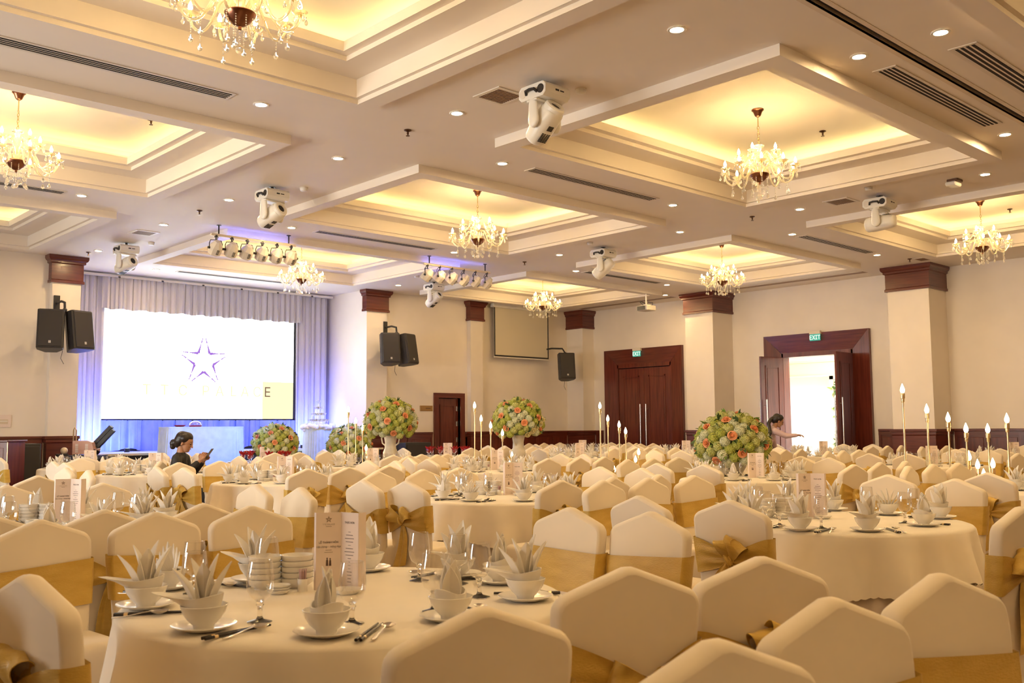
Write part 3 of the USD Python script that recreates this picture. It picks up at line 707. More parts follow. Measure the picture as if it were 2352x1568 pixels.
for (x, y, lb) in [(3.02, 5.97, 'big crystal chandelier cut off by the top edge of the photo'), (3.0, 10.93, 'crystal chandelier at the left edge in the left coffer'), (9.44, 5.97, 'large crystal chandelier in the big right coffer'),
                   (9.50, 10.95, 'crystal chandelier in the middle coffer above the flower dome'), (9.5, 16.1, 'crystal chandelier before the stage curtain'), (15.95, 16.05, 'crystal chandelier before the projection screen'),
                   (15.95, 11.0, 'crystal chandelier before the middle pilaster'), (16.1, 6.1, 'crystal chandelier at the right edge above the right pilaster')]:
    if ch0 is None: ch0 = chandelier((x, y, ZT)); key(ch0, lb, 'chandelier', 'crystal chandeliers')
    else: dup(ch0, 'chandelier', lb, (x, y, ZT), RNG.uniform(0, 2))
for (x, y, lb) in [(3, 1.0, 'chandelier in the coffer above the camera'), (9.4, 1.0, 'chandelier in the coffer right of the camera'), (15.9, 1.0, 'chandelier in the coffer right of the picture'), (3, -3.8, 'chandelier far behind the camera'), (9.4, -3.8, 'chandelier behind the camera to the right')]: dup(ch0, 'chandelier', lb, (x, y, ZT))

# ------------------------------------------------------------------ walls: speakers, projection screen, plaque, switch panel
def speaker(loc, rz, tilt, label):
    t = thing('loudspeaker', label, 'loudspeaker', loc, rz)
    T = lambda m: xf(m, (0, 0, 0), 0, tilt, 0)
    sec = [(-.19, -.17), (.19, -.17), (.215, -.15), (.215, .0), (.10, .20), (-.10, .20), (-.215, .0), (-.215, -.15)]
    part(t, 'cabinet', T(loft([[(a*k, b*k, z) for a, b in sec] for z, k in ((-.35, .95), (-.34, 1), (.34, 1), (.35, .95))])), 'speaker_body', 25)
    part(t, 'grille', T(loft([[(a, -.172-dd, z) for a, z in ((-.185*k, -.325*k), (.185*k, -.325*k), (.185*k, .325*k), (-.185*k, .325*k))] for dd, k in ((0, 1), (.01, 1), (.016, .97))])), 'black_grille', False, 'dark mesh grille')
    part(t, 'badge', T(box(-.02, .02, -.192, -.187, -.27, -.225)), 'logo_grey', False)
    part(t, 'side_handle', T(box(-.219, -.214, -.08, -.02, -.1, .02)), 'black_box', False)
    return t
def bracket(pts, label):
    t = thing('speaker_bracket', label, 'bracket')
    part(t, 'wall_plate', box(pts[0][0]-.05, pts[0][0]+.05, pts[0][1]-.03, pts[0][1], pts[0][2]-.14, pts[0][2]+.14), 'black_box', False)
    part(t, 'arm', tube(pts, .022, 8), 'black_box'); part(t, 'joint', ball(pts[-1], .04, 2), 'black_box')
    part(t, 'cable', tube([np.array(pts[-1])+[.0, .05, -.72], np.array(pts[-1])+[-.03, .04, -.86], np.array(pts[-1])+[.02, .03, -.96]], .005, 5), 'black_box')
for (c, nm) in [((5.80, 17.85, 3.10), 'left'), ((13.06, 17.85, 3.13), 'middle')]:
    speaker((c[0]-.23, c[1]+.02, c[2]), -.38, -.16, f'left cabinet of the black loudspeaker pair on the {nm} pilaster')
    speaker((c[0]+.20, c[1]-.04, c[2]), .32, -.16, f'right cabinet of the black loudspeaker pair on the {nm} pilaster')
    bracket([(c[0]+.0, 18.36, c[2]+.55), (c[0]+.0, 18.1, c[2]+.56), (c[0]+.0, 17.92, c[2]+.52), (c[0], 17.9, c[2]+.38)], f'black arm holding the loudspeaker pair on the {nm} pilaster')
speaker((18.42, 17.7, 2.93), -.55, -.16, 'single black loudspeaker by the corner pilaster')
bracket([(18.3, 18.5, 3.42), (18.3, 18.1, 3.44), (18.4, 17.8, 3.42), (18.42, 17.7, 3.28)], 'black arm holding the single loudspeaker')
t = thing('projection_screen', 'pulled down projection screen with black border on the back wall', 'projection screen', (17.38, 18.28, 0))
part(t, 'housing', box(-1.05, 1.05, -.07, .07, 4.42, 4.52, .01), 'fixture_white', False)
part(t, 'fabric', box(-.98, .98, -.004, .004, 3.16, 4.42), 'screen_fabric', False)
part(t, 'border', cat_([box(-.98, -.945, -.0055, -.004, 3.16, 4.42), box(.945, .98, -.0055, -.004, 3.16, 4.42), box(-.945, .945, -.0055, -.004, 3.16, 3.2)]), 'black_box', False)
part(t, 'weight_bar', cyl((-.99, 0, 3.145), (.99, 0, 3.145), .016, 10), 'fixture_white')
t = thing('wall_plaque', 'small brass plaque on the wall left of the small door', 'sign', (14.375, YN-.012, 1.82))
part(t, 'plate', box(-.19, .19, -.006, .012, -.066, .066, .003), 'plaque', False)
part(t, 'print', cat_([box(-.02+.03*k, -.02+.03*k+.02, -.0075, -.006, -.012, .012) for k in range(5)]), 'print_ink', False)
t = thing('switch_panel', 'recessed pinkish switch panel at the left edge of the wall', 'switch panel', (5.0, YN-.012, 1.52))
part(t, 'plate', box(-.2, .15, -.006, .012, -.11, .11, .003), 'card_pink', False); part(t, 'slot', box(-.15, .10, -.009, -.006, -.05, .03, .001), 'rail_beige', False); part(t, 'lever', box(-.12, .09, -.02, -.009, -.012, .004), 'fixture_white', False)

# ------------------------------------------------------------------ stage
ST = .92
struct('stage_platform', cat_([box(6.22, 12.53, 17.75, 20.6, 0, ST-.03), ]), 'stage_black')
t = sthing('stage_deck'); part(t, 'deck', box(6.2, 12.55, 17.7, 20.6, ST-.03, ST), 'stage_floor', False)
part(t, 'nosing', box(6.2, 12.55, 17.68, 17.7, ST-.035, ST+.005), 'chrome_pull', False)
struct('stage_step', box(6.6, 12.2, 16.95, 17.68, 0, .5), 'stage_black')
SY = 19.9
t = thing('led_screen', 'huge bright white LED screen on the stage with a violet star', 'LED screen')
part(t, 'cabinet', box(7.17, 11.56, SY, SY+.12, 1.58, 3.84), 'black_box', False)
part(t, 'bezel', cat_([box(7.13, 7.17, SY-.01, SY+.12, 1.54, 3.88), box(11.56, 11.6, SY-.01, SY+.12, 1.54, 3.88), box(7.13, 11.6, SY-.01, SY+.12, 3.84, 3.88), box(7.13, 11.6, SY-.01, SY+.12, 1.54, 1.58)]), 'black_box', False)
part(t, 'display', box(7.17, 11.56, SY-.004, SY, 1.58, 3.84), 'screen_glow', False, 'glowing white display')
part(t, 'display_patch', box(10.78, 11.56, SY-.010, SY-.004, 1.58, 2.42), 'screen_patch', False, 'pale yellow corner of the display')
xs = [8.12, 8.5, 8.9, 9.42, 9.74, 10.07, 10.34, 10.64]
for ch, x in zip('TTCPALAC', xs):
    v, f = text(ch, .22, .001); part(t, 'letter', (np.stack([v[:, 0]+x, SY-.014-v[:, 2], v[:, 1]+2.08], 1), f), 'screen_letter', False)
v, f = text('E', .22, .001); part(t, 'letter', (np.stack([v[:, 0]+10.9, SY-.016-v[:, 2], v[:, 1]+2.08], 1), f), 'screen_brown', False, 'brown letter E')
st = []
sc = np.array([9.36, 2.82])
def seg(a, b, w):
    a, b = np.array(a), np.array(b); d = (b-a)/np.linalg.norm(b-a); n = np.array([-d[1], d[0]])*w/2
    P = [a+n, b+n*.2, b-n*.2, a-n]
    return np.array([(p[0], SY-.014, p[1]) for p in P]), np.array([[0, 1, 2, 3]])
for k in range(5):
    a = PI/2+2*PI*k/5; ai = a+PI/5
    tip = sc+.62*np.array([math.cos(a), math.sin(a)]); inn = sc+.22*np.array([math.cos(ai), math.sin(ai)]); inn2 = sc+.22*np.array([math.cos(a-PI/5), math.sin(a-PI/5)])
    for q in (inn, inn2):
        d = tip-q
        st += [seg(q, q+d*.46, .06), seg(q+d*.5, q+d*.82, .03)]
        o = np.array([math.cos(a), math.sin(a)])*-.05
        st += [seg(q+d*.1+o, q+d*.35+o*2.2, .022)]
        st += [seg(tip+(q-tip)*f_+np.array([math.cos(a), math.sin(a)])*.04, tip+(q-tip)*(f_+.05)+np.array([math.cos(a), math.sin(a)])*.04, .02) for f_ in (.1, .22, .34)]
part(t, 'star_emblem', cat_(st), 'screen_violet', False, 'violet outlined five pointed star')

def drape(x0, x1, y, z0, z1, pitch, amp, seed, swag=0., n=None, taper=0.):
    n = n or int((x1-x0)/pitch*10); m = 14
    u = np.linspace(0, 1, n); w = np.linspace(0, 1, m); P = np.zeros((n, m, 3))
    X = x0+(x1-x0)*u
    wob = meshkit.fbm(np.stack([X*1.3, X*0+seed, X*0], 1), 3)*6
    for j, q in enumerate(w):
        z = z0+(z1-z0)*q
        ph = X/pitch*2*PI+wob
        P[:, j] = np.stack([X+amp*.35*np.sin(2*ph), y+amp*(np.sin(ph)*(1-.35*q)+.3*np.sin(2.7*ph+seed)), np.full(n, z)+swag*(1-q)*np.sin(ph*.37+seed)], 1)
    return sheet(P, .004)
t = thing('stage_curtain', 'tall pale pleated curtain left of the LED screen', 'curtain')
part(t, 'drape', drape(6.25, 7.2, 19.82, ST+.02, 4.48, .16, .045, 1), 'curtain_wash_tint', 60)
t = thing('stage_curtain', 'tall pale pleated curtain right of the LED screen', 'curtain')
part(t, 'drape', drape(11.56, 12.42, 19.82, ST+.02, 4.45, .15, .045, 2), 'curtain_wash_tint', 60)
t = thing('curtain_valance', 'short gathered valance hanging over the top of the LED screen', 'curtain')
part(t, 'drape', drape(7.1, 11.7, 19.74, 3.80, 4.45, .15, .035, 3, .012, 420), 'curtain_wash_tint', 60)
part(t, 'rail', box(6.22, 12.5, 19.70, 19.78, 4.45, 4.50, .005), 'fixture_white', False)
for k in range(7): part(t, 'clip', box(6.5+k*.9, 6.54+k*.9, 19.68, 19.70, 4.44, 4.47), 'fixture_dark', False)
t = thing('satin_curtain', 'satin drape below the LED screen washed in blue light', 'curtain')
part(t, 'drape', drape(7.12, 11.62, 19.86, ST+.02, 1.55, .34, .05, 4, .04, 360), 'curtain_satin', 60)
for k, (x, y) in enumerate(CANS):
    t = thing('uplight', ['leftmost', 'left inner', 'right inner', 'rightmost'][k]+' blue LED floor can behind the skirted stage tables', 'stage light', (x, y, ST), group='blue floor cans of the stage')
    part(t, 'can', lathe([(0, .0), (.05, 0), (.055, .07), (.045, .075), (0, .07)], 18), 'black_box'); part(t, 'lens', lathe([(0, .076), (.044, .077), (0, .078)], 16), 'blue_led')

def skirted(name, label, cx, cy, rx, ry, z0, z1, mat, flare=.05, square=False, plume=False):
    t = thing(name, label, 'table', (cx, cy, 0))
    n = 180; a = np.linspace(0, 2*PI, n, endpoint=False); R = []
    def rad(b, e): return (np.sign(np.cos(b))*abs(np.cos(b))**e, np.sign(np.sin(b))*abs(np.sin(b))**e)
    e = .28 if square else 1.
    for q in np.linspace(0, 1, 8):
        k = 1+flare*(1-q)+.022*np.sin(a*34+np.sin(a*5)*2)*(1-q*.7)
        c, s = rad(a, e)
        R.append(np.stack([rx*k*c, ry*k*s, np.full(n, z0+(z1-z0)*q)], 1))
    part(t, 'skirt', loft(R, False), mat, 60, 'gathered skirt')
    c, s = rad(a, e)
    part(t, 'tabletop', loft([np.stack([rx*1.01*c, ry*1.01*s, np.full(n, z)], 1) for z in (z1-.01, z1+.015)]), 'plume' if plume else mat, 40)
    if plume:
        ms = []
        for k in range(60):
            b = 2*PI*k/60; ms.append(ball((rx*math.cos(b)+RNG.normal(0, .012), ry*math.sin(b)+RNG.normal(0, .012), z1-.02+RNG.normal(0, .02)), RNG.uniform(.035, .06), 1))
        part(t, 'fluffy_trim', cat_(ms), 'plume', 50, 'white fluffy edge trim')
    return t
cx, cy = tocam(463, 982, 18.0)[:2]
skirted('cake_table', 'long white skirted table tinted as lit blue before the stage', 8.13, 17.3, .74, .30, .5, 1.385, 'tulle_wash_tint', .03, True)
t = thing('serving_dish', 'dark red dish on the long white skirted table', 'dish', (7.7, 17.3, 1.40)); part(t, 'bowl', lathe([(0, 0), (.06, 0), (.11, .03), (.105, .032), (.05, .01), (0, .01)], 24), 'napkin_red')
t = thing('cloche', 'small glass cover on the long white skirted table', 'dish', (8.0, 17.3, 1.40)); part(t, 'base', lathe([(0, 0), (.10, 0), (.12, .025), (0, .02)], 24), 'napkin_red'); part(t, 'cover', lathe([(.11, .022), (.10, .07), (.06, .10), (.0, .11)], 24), 'goblet_glass')
skirted('champagne_table', 'round white skirted table with fluffy trim under the glass tower', 10.62, 17.25, .30, .30, .5, 1.40, 'tulle_wash_tint', .1, False, True)
gl0 = None; tier = 0
for lev, n in enumerate((4, 3, 2, 1)):
    for i in range(n):
        for j in range(n):
            x, y, z = 10.62+(i-(n-1)/2)*.085, 17.25+(j-(n-1)/2)*.085, 1.416+lev*.128
            lb = 'champagne coupe in the glass tower on the fluffy trimmed table'
            if gl0 is None:
                gl0 = thing('champagne_coupe', lb, 'glass', (x, y, z), group='coupes of the glass tower')
                part(gl0, 'foot', lathe([(0, 0), (.03, 0), (.028, .004), (.005, .008), (.004, .07), (0, .07)], 12), 'crystal')
                part(gl0, 'bowl', lathe([(.004, .07), (.03, .085), (.042, .115), (.041, .125), (.039, .125), (.028, .09), (0, .076)], 14), 'goblet_glass')
            else: dup(gl0, 'champagne_coupe', lb, (x, y, z))

# the bubble machine at the left of the stage front, speaker boxes, wooden lectern
bx, by = 6.05, 17.35
t = thing('bubble_machine', 'pinkish metal effect machine with a tilted black nozzle by the stage', 'machine', (bx, by, .0), -.75)
part(t, 'stand', cat_([box(-.3, .3, -.2, .2, .86, .92), box(-.28, -.24, -.18, -.14, 0, .86), box(.24, .28, -.18, -.14, 0, .86), box(-.28, -.24, .14, .18, 0, .86), box(.24, .28, .14, .18, 0, .86)]), 'black_box', False)
part(t, 'casing', prismx := (lambda v, f: (np.stack([v[:, 0], v[:, 2]-.15, v[:, 1]], 1), f[:, ::-1]))(*prism(Polygon([(-.17, .94), (.17, .94), (.19, 1.02), (.16, 1.14), (.08, 1.17), (-.17, 1.17)]), .3)), 'copper_trunk', 25)
part(t, 'vent_slots', cat_([box(-.12+.17*i, -.07+.17*i, -.156, -.149, .97+.017*k, .978+.017*k) for i in range(2) for k in range(9)]), 'fixture_white', False)
part(t, 'nozzle', cat_([xf(box(-.03, .03, -.05, .05, 0, .40), (.15, .02, 1.12), 0, 0, .75), xf(box(.04, .10, -.05, .05, -.02, .38), (.15, .02, 1.12), 0, 0, .75)]), 'black_box', False)
part(t, 'frame', tube([(-.2, -.06, .92), (-.2, -.06, 1.35), (-.18, -.06, 1.40), (-.15, -.06, 1.35), (-.15, -.06, .92)], .010, 8), 'brass')
part(t, 'fan_flap', (np.array([(.17, -.15, 1.04), (.30, -.1, .98), (.2, .0, .92), (.17, .15, 1.0)]), np.array([[0, 1, 2, 3]])), 'stage_black', False)
t = thing('work_lamp', 'small round lamp beside the effect machine', 'lamp', (bx-.33, by+.1, .9)); part(t, 'head', ball((0, 0, .1), .06, 2), 'rail_beige'); part(t, 'base', box(-.12, .06, -.06, .06, 0, .05, .01), 'black_box', False); part(t, 'stand', box(-.1, .1, -.1, .1, -.9, 0), 'black_box', False)
for (x, y, w, h, lb) in [(5.05, 17.9, .34, 1.13, 'black subwoofer cabinet by the left wall panelling'), (13.45, 17.9, .36, 1.02, 'black subwoofer cabinet beside the small door')]:
    t = thing('subwoofer', lb, 'loudspeaker', (x, y, 0)); part(t, 'cabinet', box(-w, w, -.32, .32, .02, h, .01), 'speaker_body', False); part(t, 'grille', box(-w+.03, w-.03, -.335, -.32, .06, h-.05, .004), 'black_grille', False)
    part(t, 'foot', cat_([cyl((sx*(w-.05), sy*.25, 0), (sx*(w-.05), sy*.25, .025), .02, 10) for sx in (-1, 1) for sy in (-1, 1)]), 'black_box')
t = thing('lectern', 'dark wooden lectern with a brass edge at the left edge of the photo', 'lectern', (*tocam(2, 1060, 15.5)[:2], 0), -.82)
part(t, 'body', box(-.40, .25, -.25, .25, 0, 1.17, .006), 'mahogany', False); part(t, 'top', box(-.42, .27, -.28, .28, 1.17, 1.20, .005), 'mahogany_h', False); part(t, 'edge_trim', box(.252, .262, -.255, -.245, 0, 1.17), 'brass', False); part(t, 'panel', box(-.34, .19, -.256, -.25, .1, 1.08, .003), 'mahogany', False)

# ------------------------------------------------------------------ covered banquet chairs (origin under the top of the backrest, facing +y)
_CZ = np.array([0, .12, .25, .37, .45, .52, .58, .64, .70, .76, .80, .825, .842, .856, .868, .879, .888, .897, .910, .924, .936, .945, .951, .9545])
_o = Polygon([(-.2155, -.2), (.2155, -.2), (.2155, .878), (0, .960), (-.2155, .878)]).buffer(-.055).buffer(.055, 32)
_CW = np.array([_o.intersection(sbox(0, z-.0003, .4, z+.0003)).bounds[2] for z in _CZ])*np.interp(_CZ, [0, .2, .42, .6, .8, 1], [.96, .93, .91, .945, 1, 1])
def _hw(z): return np.interp(z, _CZ, _CW)
def _tilt(z):
    z = np.asarray(z, float)
    return np.where(z > .47, .055*(1-(z-.47)/.485), .055-.075*(.47-z)/.47)
TH = .032
def back_mesh():
    # outline: right side upward, apex, left side downward
    R = np.stack([_CW, _CZ], 1); top = np.array([[0, .955]]); L = R[::-1]*[-1, 1]
    O = np.vstack([R, top, L]); d = np.gradient(O, axis=0); N = np.stack([d[:, 1], -d[:, 0]], 1); N /= np.linalg.norm(N, axis=1, keepdims=True)
    r = .018; rim = []
    for ph in np.radians([-90, -65, -40, -15, 15, 40, 65, 90]):
        q = O-N*r*(1-math.cos(ph)); q[:, 1] = np.maximum(q[:, 1], 0)
        rim.append(np.stack([q[:, 0], np.full(len(q), TH*math.sin(ph)), q[:, 1]], 1))
    rim = np.array(rim).transpose(1, 0, 2); n = len(_CZ); ms = [grid(rim)]
    for s, col in ((-1, 0), (1, -1)):
        rt, lf = rim[:n, col], rim[n+1:, col][::-1]
        u = np.linspace(0, 1, 9)
        G = lf[:, None]*(1-u)[None, :, None]+rt[:, None]*u[None, :, None]
        bulge = (np.sin(PI*u)[None, :]**.7)*np.clip((G[..., 2]-.3)/.3, 0, 1)*np.clip((.92-G[..., 2])/.2, 0, 1)
        G[..., 1] += s*.010*bulge
        ms.append(grid(G, s < 0))
        tp = rim[n, col]; k = np.vstack([G[-1], tp[None]])
        ms.append((k, np.array([[i, i+1, len(k)-1] if s > 0 else [i+1, i, len(k)-1] for i in range(8)])))
    v, f = cat_(ms); v[:, 1] += _tilt(v[:, 2])
    t = trimesh.Trimesh(v, f, process=False); t.merge_vertices(digits_vertex=5)
    return np.asarray(t.vertices), np.asarray(t.faces)
def rrect(x, y0, y1, r, n=7):
    P = []
    for cx, cy, a in ((x-r, y1-r, 0), (-x+r, y1-r, PI/2), (-x+r, y0+r, PI), (x-r, y0+r, 1.5*PI)):
        for k in range(n): P.append((cx+r*math.cos(a+PI/2*k/(n-1)), cy+r*math.sin(a+PI/2*k/(n-1))))
    return np.array(P)
def seat_mesh(seed):
    R = []
    for z, ins in ((.478, .05), (.474, .02), (.462, .006), (.44, 0), (.40, -.001), (.30, -.004), (.18, -.009), (.08, -.014), (.005, -.018)):
        q = rrect(.205-ins, .03+min(ins, 0), .425-ins, .05)
        a = np.arange(len(q)); w = (.47-z)*.02*np.sin(a*1.35+seed)
        R.append(np.column_stack([q*(1+w)[:, None], np.full(len(q), z)]))
    return loft(R[::-1])
def sash_mesh(seed, xk, zk, slant):
    g = .005; nf, nc, nb = 16, 8, 30; m = 11; tt = np.linspace(0, 1, m)
    P = np.zeros((nf+2*nc+nb+1, m, 3)); ns = len(P)
    for i in range(ns):
        k = i % (ns-1)
        if k < nf: u = k/nf; part_, sx = 0, -1+2*u
        elif k < nf+nc: u = (k-nf)/nc; part_ = 1
        elif k < nf+nc+nb: u = (k-nf-nc)/nb; part_, sx = 2, 1-2*u
        else: u = (k-nf-nc-nb)/nc; part_ = 3
        xs = (sx if part_ in (0, 2) else (1 if part_ == 1 else -1))
        pull = 0.
        if part_ == 2:
            c = xk/.2; dd = abs(sx-c)/(1-c*np.sign(sx-c))
            pull = (1-min(1, dd))**1.25
        zt = (.765+slant*xs)*(1-pull)+(zk+.026)*pull
        zb = (.578+slant*.6*xs)*(1-pull)+(zk-.026)*pull
        z = zb+(zt-zb)*tt
        w = _hw(z)+g
        nz = meshkit.fbm(np.stack([np.full(m, k*.16), tt*5, np.full(m, seed*3.1)], 1), 3)-.5
        amp = .010 if part_ == 2 else .006
        pl = .010*np.sin(tt*PI*5+seed+k*.05)*pull**.5*(1-pull*.3)
        o = nz*amp+pl+.014*pull
        if part_ == 0: P[i] = np.stack([sx*(w-.012), TH+g+.006+o*.6+.008*(1-abs(sx))**.5, z], 1)
        elif part_ == 2: P[i] = np.stack([sx*(w-.012), -(TH+g+.006)-o-.008*(1-abs(sx))**.5, z], 1)
        else:
            a = PI/2-PI*u if part_ == 1 else -PI/2-PI*u
            P[i] = np.stack([(1 if part_ == 1 else -1)*(w-.012)+.016*np.cos(a)+nz*.006*np.cos(a), np.full(m, (TH+g+.006)*np.sin(a)), z], 1)
    P[..., 1] += _tilt(P[..., 2])
    return grid(P, True)
def ribbon_loop(c, d, n, L, wd, seed):
    """A bow loop from c along d and back; n: the outward normal."""
    d, n = np.array(d, float), np.array(n, float); d /= np.linalg.norm(d); b = np.cross(d, n); b /= np.linalg.norm(b); n = np.cross(b, d)
    U = np.linspace(0, 1, 21); V = np.linspace(-1, 1, 7); P = np.zeros((21, 7, 3))
    for i, u in enumerate(U):
        w = .014+wd*math.sin(PI*u)**.6
        for j, v in enumerate(V):
            ns = meshkit.noise(np.array([u*4+seed, v*1.7, seed*2.]))-.5
            P[i, j] = np.array(c)+d*(L*math.sin(PI*u)**.85+ns*.012)+n*(.034*math.sin(2*PI*u)+.018*math.sin(PI*u)+.010*math.cos(v*4+u*5)*math.sin(PI*u)+ns*.012)+b*(v*w)
    return sheet(P, .0025)
def ribbon_tail(c, d, n, L, wd, seed):
    d, n = np.array(d, float), np.array(n, float); d /= np.linalg.norm(d); b = np.cross(d, n); b /= np.linalg.norm(b); n = np.cross(b, d)
    U = np.linspace(0, 1, 15); V = np.linspace(-1, 1, 9); P = np.zeros((15, 9, 3))
    for i, u in enumerate(U):
        w = .012+wd*u**.75
        for j, v in enumerate(V):
            P[i, j] = np.array(c)+d*(L*u*(1+.08*v))+n*(.010*math.sin(v*6+seed)*min(1, u*3)*(1-.3*u)+.012*math.sin(u*3+seed))+b*(v*w+.03*u*math.sin(seed+u*2))
    return sheet(P, .0025)
def make_chair(style):
    t = thing('banquet_chair', '', 'chair', (0, 0, -60))
    part(t, 'back_cover', back_mesh(), 'cover_white', 50, 'white stretch cover over the backrest')
    part(t, 'seat_cover', seat_mesh(style*1.7), 'cover_white', 40)
    xk, zk, sl = [(.0, .655, .006), (.045, .64, -.012), (-.03, .662, .016), (.0, .648, -.02)][style]
    part(t, 'sash', sash_mesh(style+1., xk, zk, sl), 'gold_satin', True, 'gold satin sash band')
    y = -(TH+.03)+float(_tilt(zk)); c = (xk, y, zk); nrm = (0, -1, 0)
    bow = part(t, 'bow', cat_([ball(c, .027, 3, (.9, .75, 1.1)), tube([(xk-.02, y-.012, zk+.022), (xk, y-.026, zk), (xk+.014, y-.012, zk-.024)], .011, 7)]), 'gold_satin', True, 'gold satin bow')
    if style == 0:
        L = [((.55, 0, 1), .11, .05), ((-.15, 0, 1), .10, .045)]; T = [((-.35, 0, -1), .24, .055), ((.3, 0, -1), .22, .05)]
    elif style == 1:
        L = [((1, 0, .18), .12, .045), ((-1, 0, .22), .12, .045)]; T = [((-.12, 0, -1), .30, .055), ((.22, 0, -1), .26, .05)]
    elif style == 2:
        L = [((-.9, 0, .55), .12, .05), ((.75, 0, .7), .10, .045)]; T = [((-.08, 0, -1), .33, .06)]
    else:
        L = [((.2, 0, 1), .12, .055), ((-.8, 0, .6), .09, .04)]; T = [((.15, 0, -1), .28, .06), ((-.4, 0, -1), .2, .045)]
    bp = str(bow.GetPath())
    for k, (d, l, w) in enumerate(L): part(t, 'bow_loop', ribbon_loop(c, d, nrm, l, w, style*3+k+.5), 'gold_satin', True)
    for k, (d, l, w) in enumerate(T): part(t, 'bow_tail', ribbon_tail((xk, y+.004, zk), d, nrm, l, w, style*2+k+.3), 'gold_satin', True)
    return t
CH = [make_chair(k) for k in range(4)]
_chused = [False]*4
FACE = {'N': PI, 'S': 0., 'E': PI/2, 'W': -PI/2}           # the side of the table a chair stands on: it faces the table
def place_chair(x, y, side, label, cx, cy, style=None, group='white covered chairs around the banquet tables', turn=None):
    k = int(RNG.integers(0, 4)) if style is None else style
    want = math.atan2(cy-y, cx-x)-PI/2
    d = (want-FACE[side]+PI) % (2*PI)-PI
    rz = FACE[side]+.35*d+RNG.normal(0, .05) if turn is None else FACE[side]+turn
    if not _chused[k]:
        _chused[k] = True; CH[k].GetAttribute('xformOp:transform').Set(mat4((x, y, 0), rz)); key(CH[k], label, 'chair', group)
    else: dup(CH[k], 'banquet_chair', label, (x, y, 0), rz, group=group)

# ------------------------------------------------------------------ tables, cloths, settings
TR, TZ = .75, .755
def cloth_mesh(seed):
    n = 360; a = np.linspace(0, 2*PI, n, endpoint=False); R = [np.stack([.03*np.cos(a), .03*np.sin(a), np.full(n, TZ)], 1)]
    for r in (.25, .45, .6, .69): R.append(np.stack([r*np.cos(a), r*np.sin(a), np.full(n, TZ)], 1))
    for r, z in ((.722, TZ-.002), (.742, TZ-.009), (.753, TZ-.022)): R.append(np.stack([r*np.cos(a), r*np.sin(a), np.full(n, z)], 1))
    fold = .55*np.sin(a*11+seed)+.45*np.sin(a*17+seed*2+np.sin(a*3)*1.3)
    hem = .445+.03*np.sin(a*4+seed)+.012*np.sin(a*9)
    sc_ = .010*np.abs(np.sin(a*52))
    for q in (.12, .28, .46, .64, .82, .94, 1.):
        rr = .755+.02*q+.050*fold*q**.75+.02*q*q
        z = (TZ-.03)*(1-q)+(hem-sc_*(q > .9))*q
        R.append(np.stack([rr*np.cos(a), rr*np.sin(a), z], 1))
    v, f = loft(R, False)
    v = np.vstack([v, [[0, 0, TZ]]]); j = np.arange(n); f = np.vstack([f, np.stack([(j+1) % n, j, np.full(n, len(v)-1)], 1)])
    return v, f[:, ::-1]
def table_parts(t):
    part(t, 'tabletop', lathe([(0, .715), (.72, .715), (.74, .72), (.742, .74), (.735, .748), (0, .748)], 48), 'skirt_cloth')
    n = 240; a = np.linspace(0, 2*PI, n, endpoint=False); R = []
    for q in np.linspace(0, 1, 7):
        rr = .722+.02*q+.024*q*np.sin(a*19)+.01*q*np.sin(a*31)
        R.append(np.stack([rr*np.cos(a), rr*np.sin(a), .745*(1-q)+.006*q+0*a], 1))
    v, f = loft(R, False); part(t, 'skirt', (v, f[:, ::-1]), 'skirt_cloth', 60, 'plain cloth skirt down to the floor')
    part(t, 'pedestal', lathe([(0, .0), (.3, 0), (.3, .03), (.05, .06), (.05, .715), (0, .715)], 20), 'black_box')
tab0 = None; CL0 = [None, None]
def table(cx, cy, phrase, k):
    global tab0
    lb = f'round banquet table with plain cloth skirt, the {phrase}'
    if tab0 is None:
        tab0 = thing('banquet_table', lb, 'table', (cx, cy, 0), .3, group='round banquet tables'); table_parts(tab0)
    else: dup(tab0, 'banquet_table', lb, (cx, cy, 0), RNG.uniform(0, 6))
    lb = f'cream cloth with scalloped hem spread on the {phrase}'
    v = k % 2
    if CL0[v] is None: CL0[v] = single('tablecloth', cloth_mesh(v*2.3+.7), 'cloth_white', lb, 'tablecloth', 'cream scalloped tablecloths', True, loc=(cx, cy, 0), rz=.2)
    else: dup(CL0[v], 'tablecloth', lb, (cx, cy, 0), RNG.uniform(0, 6))

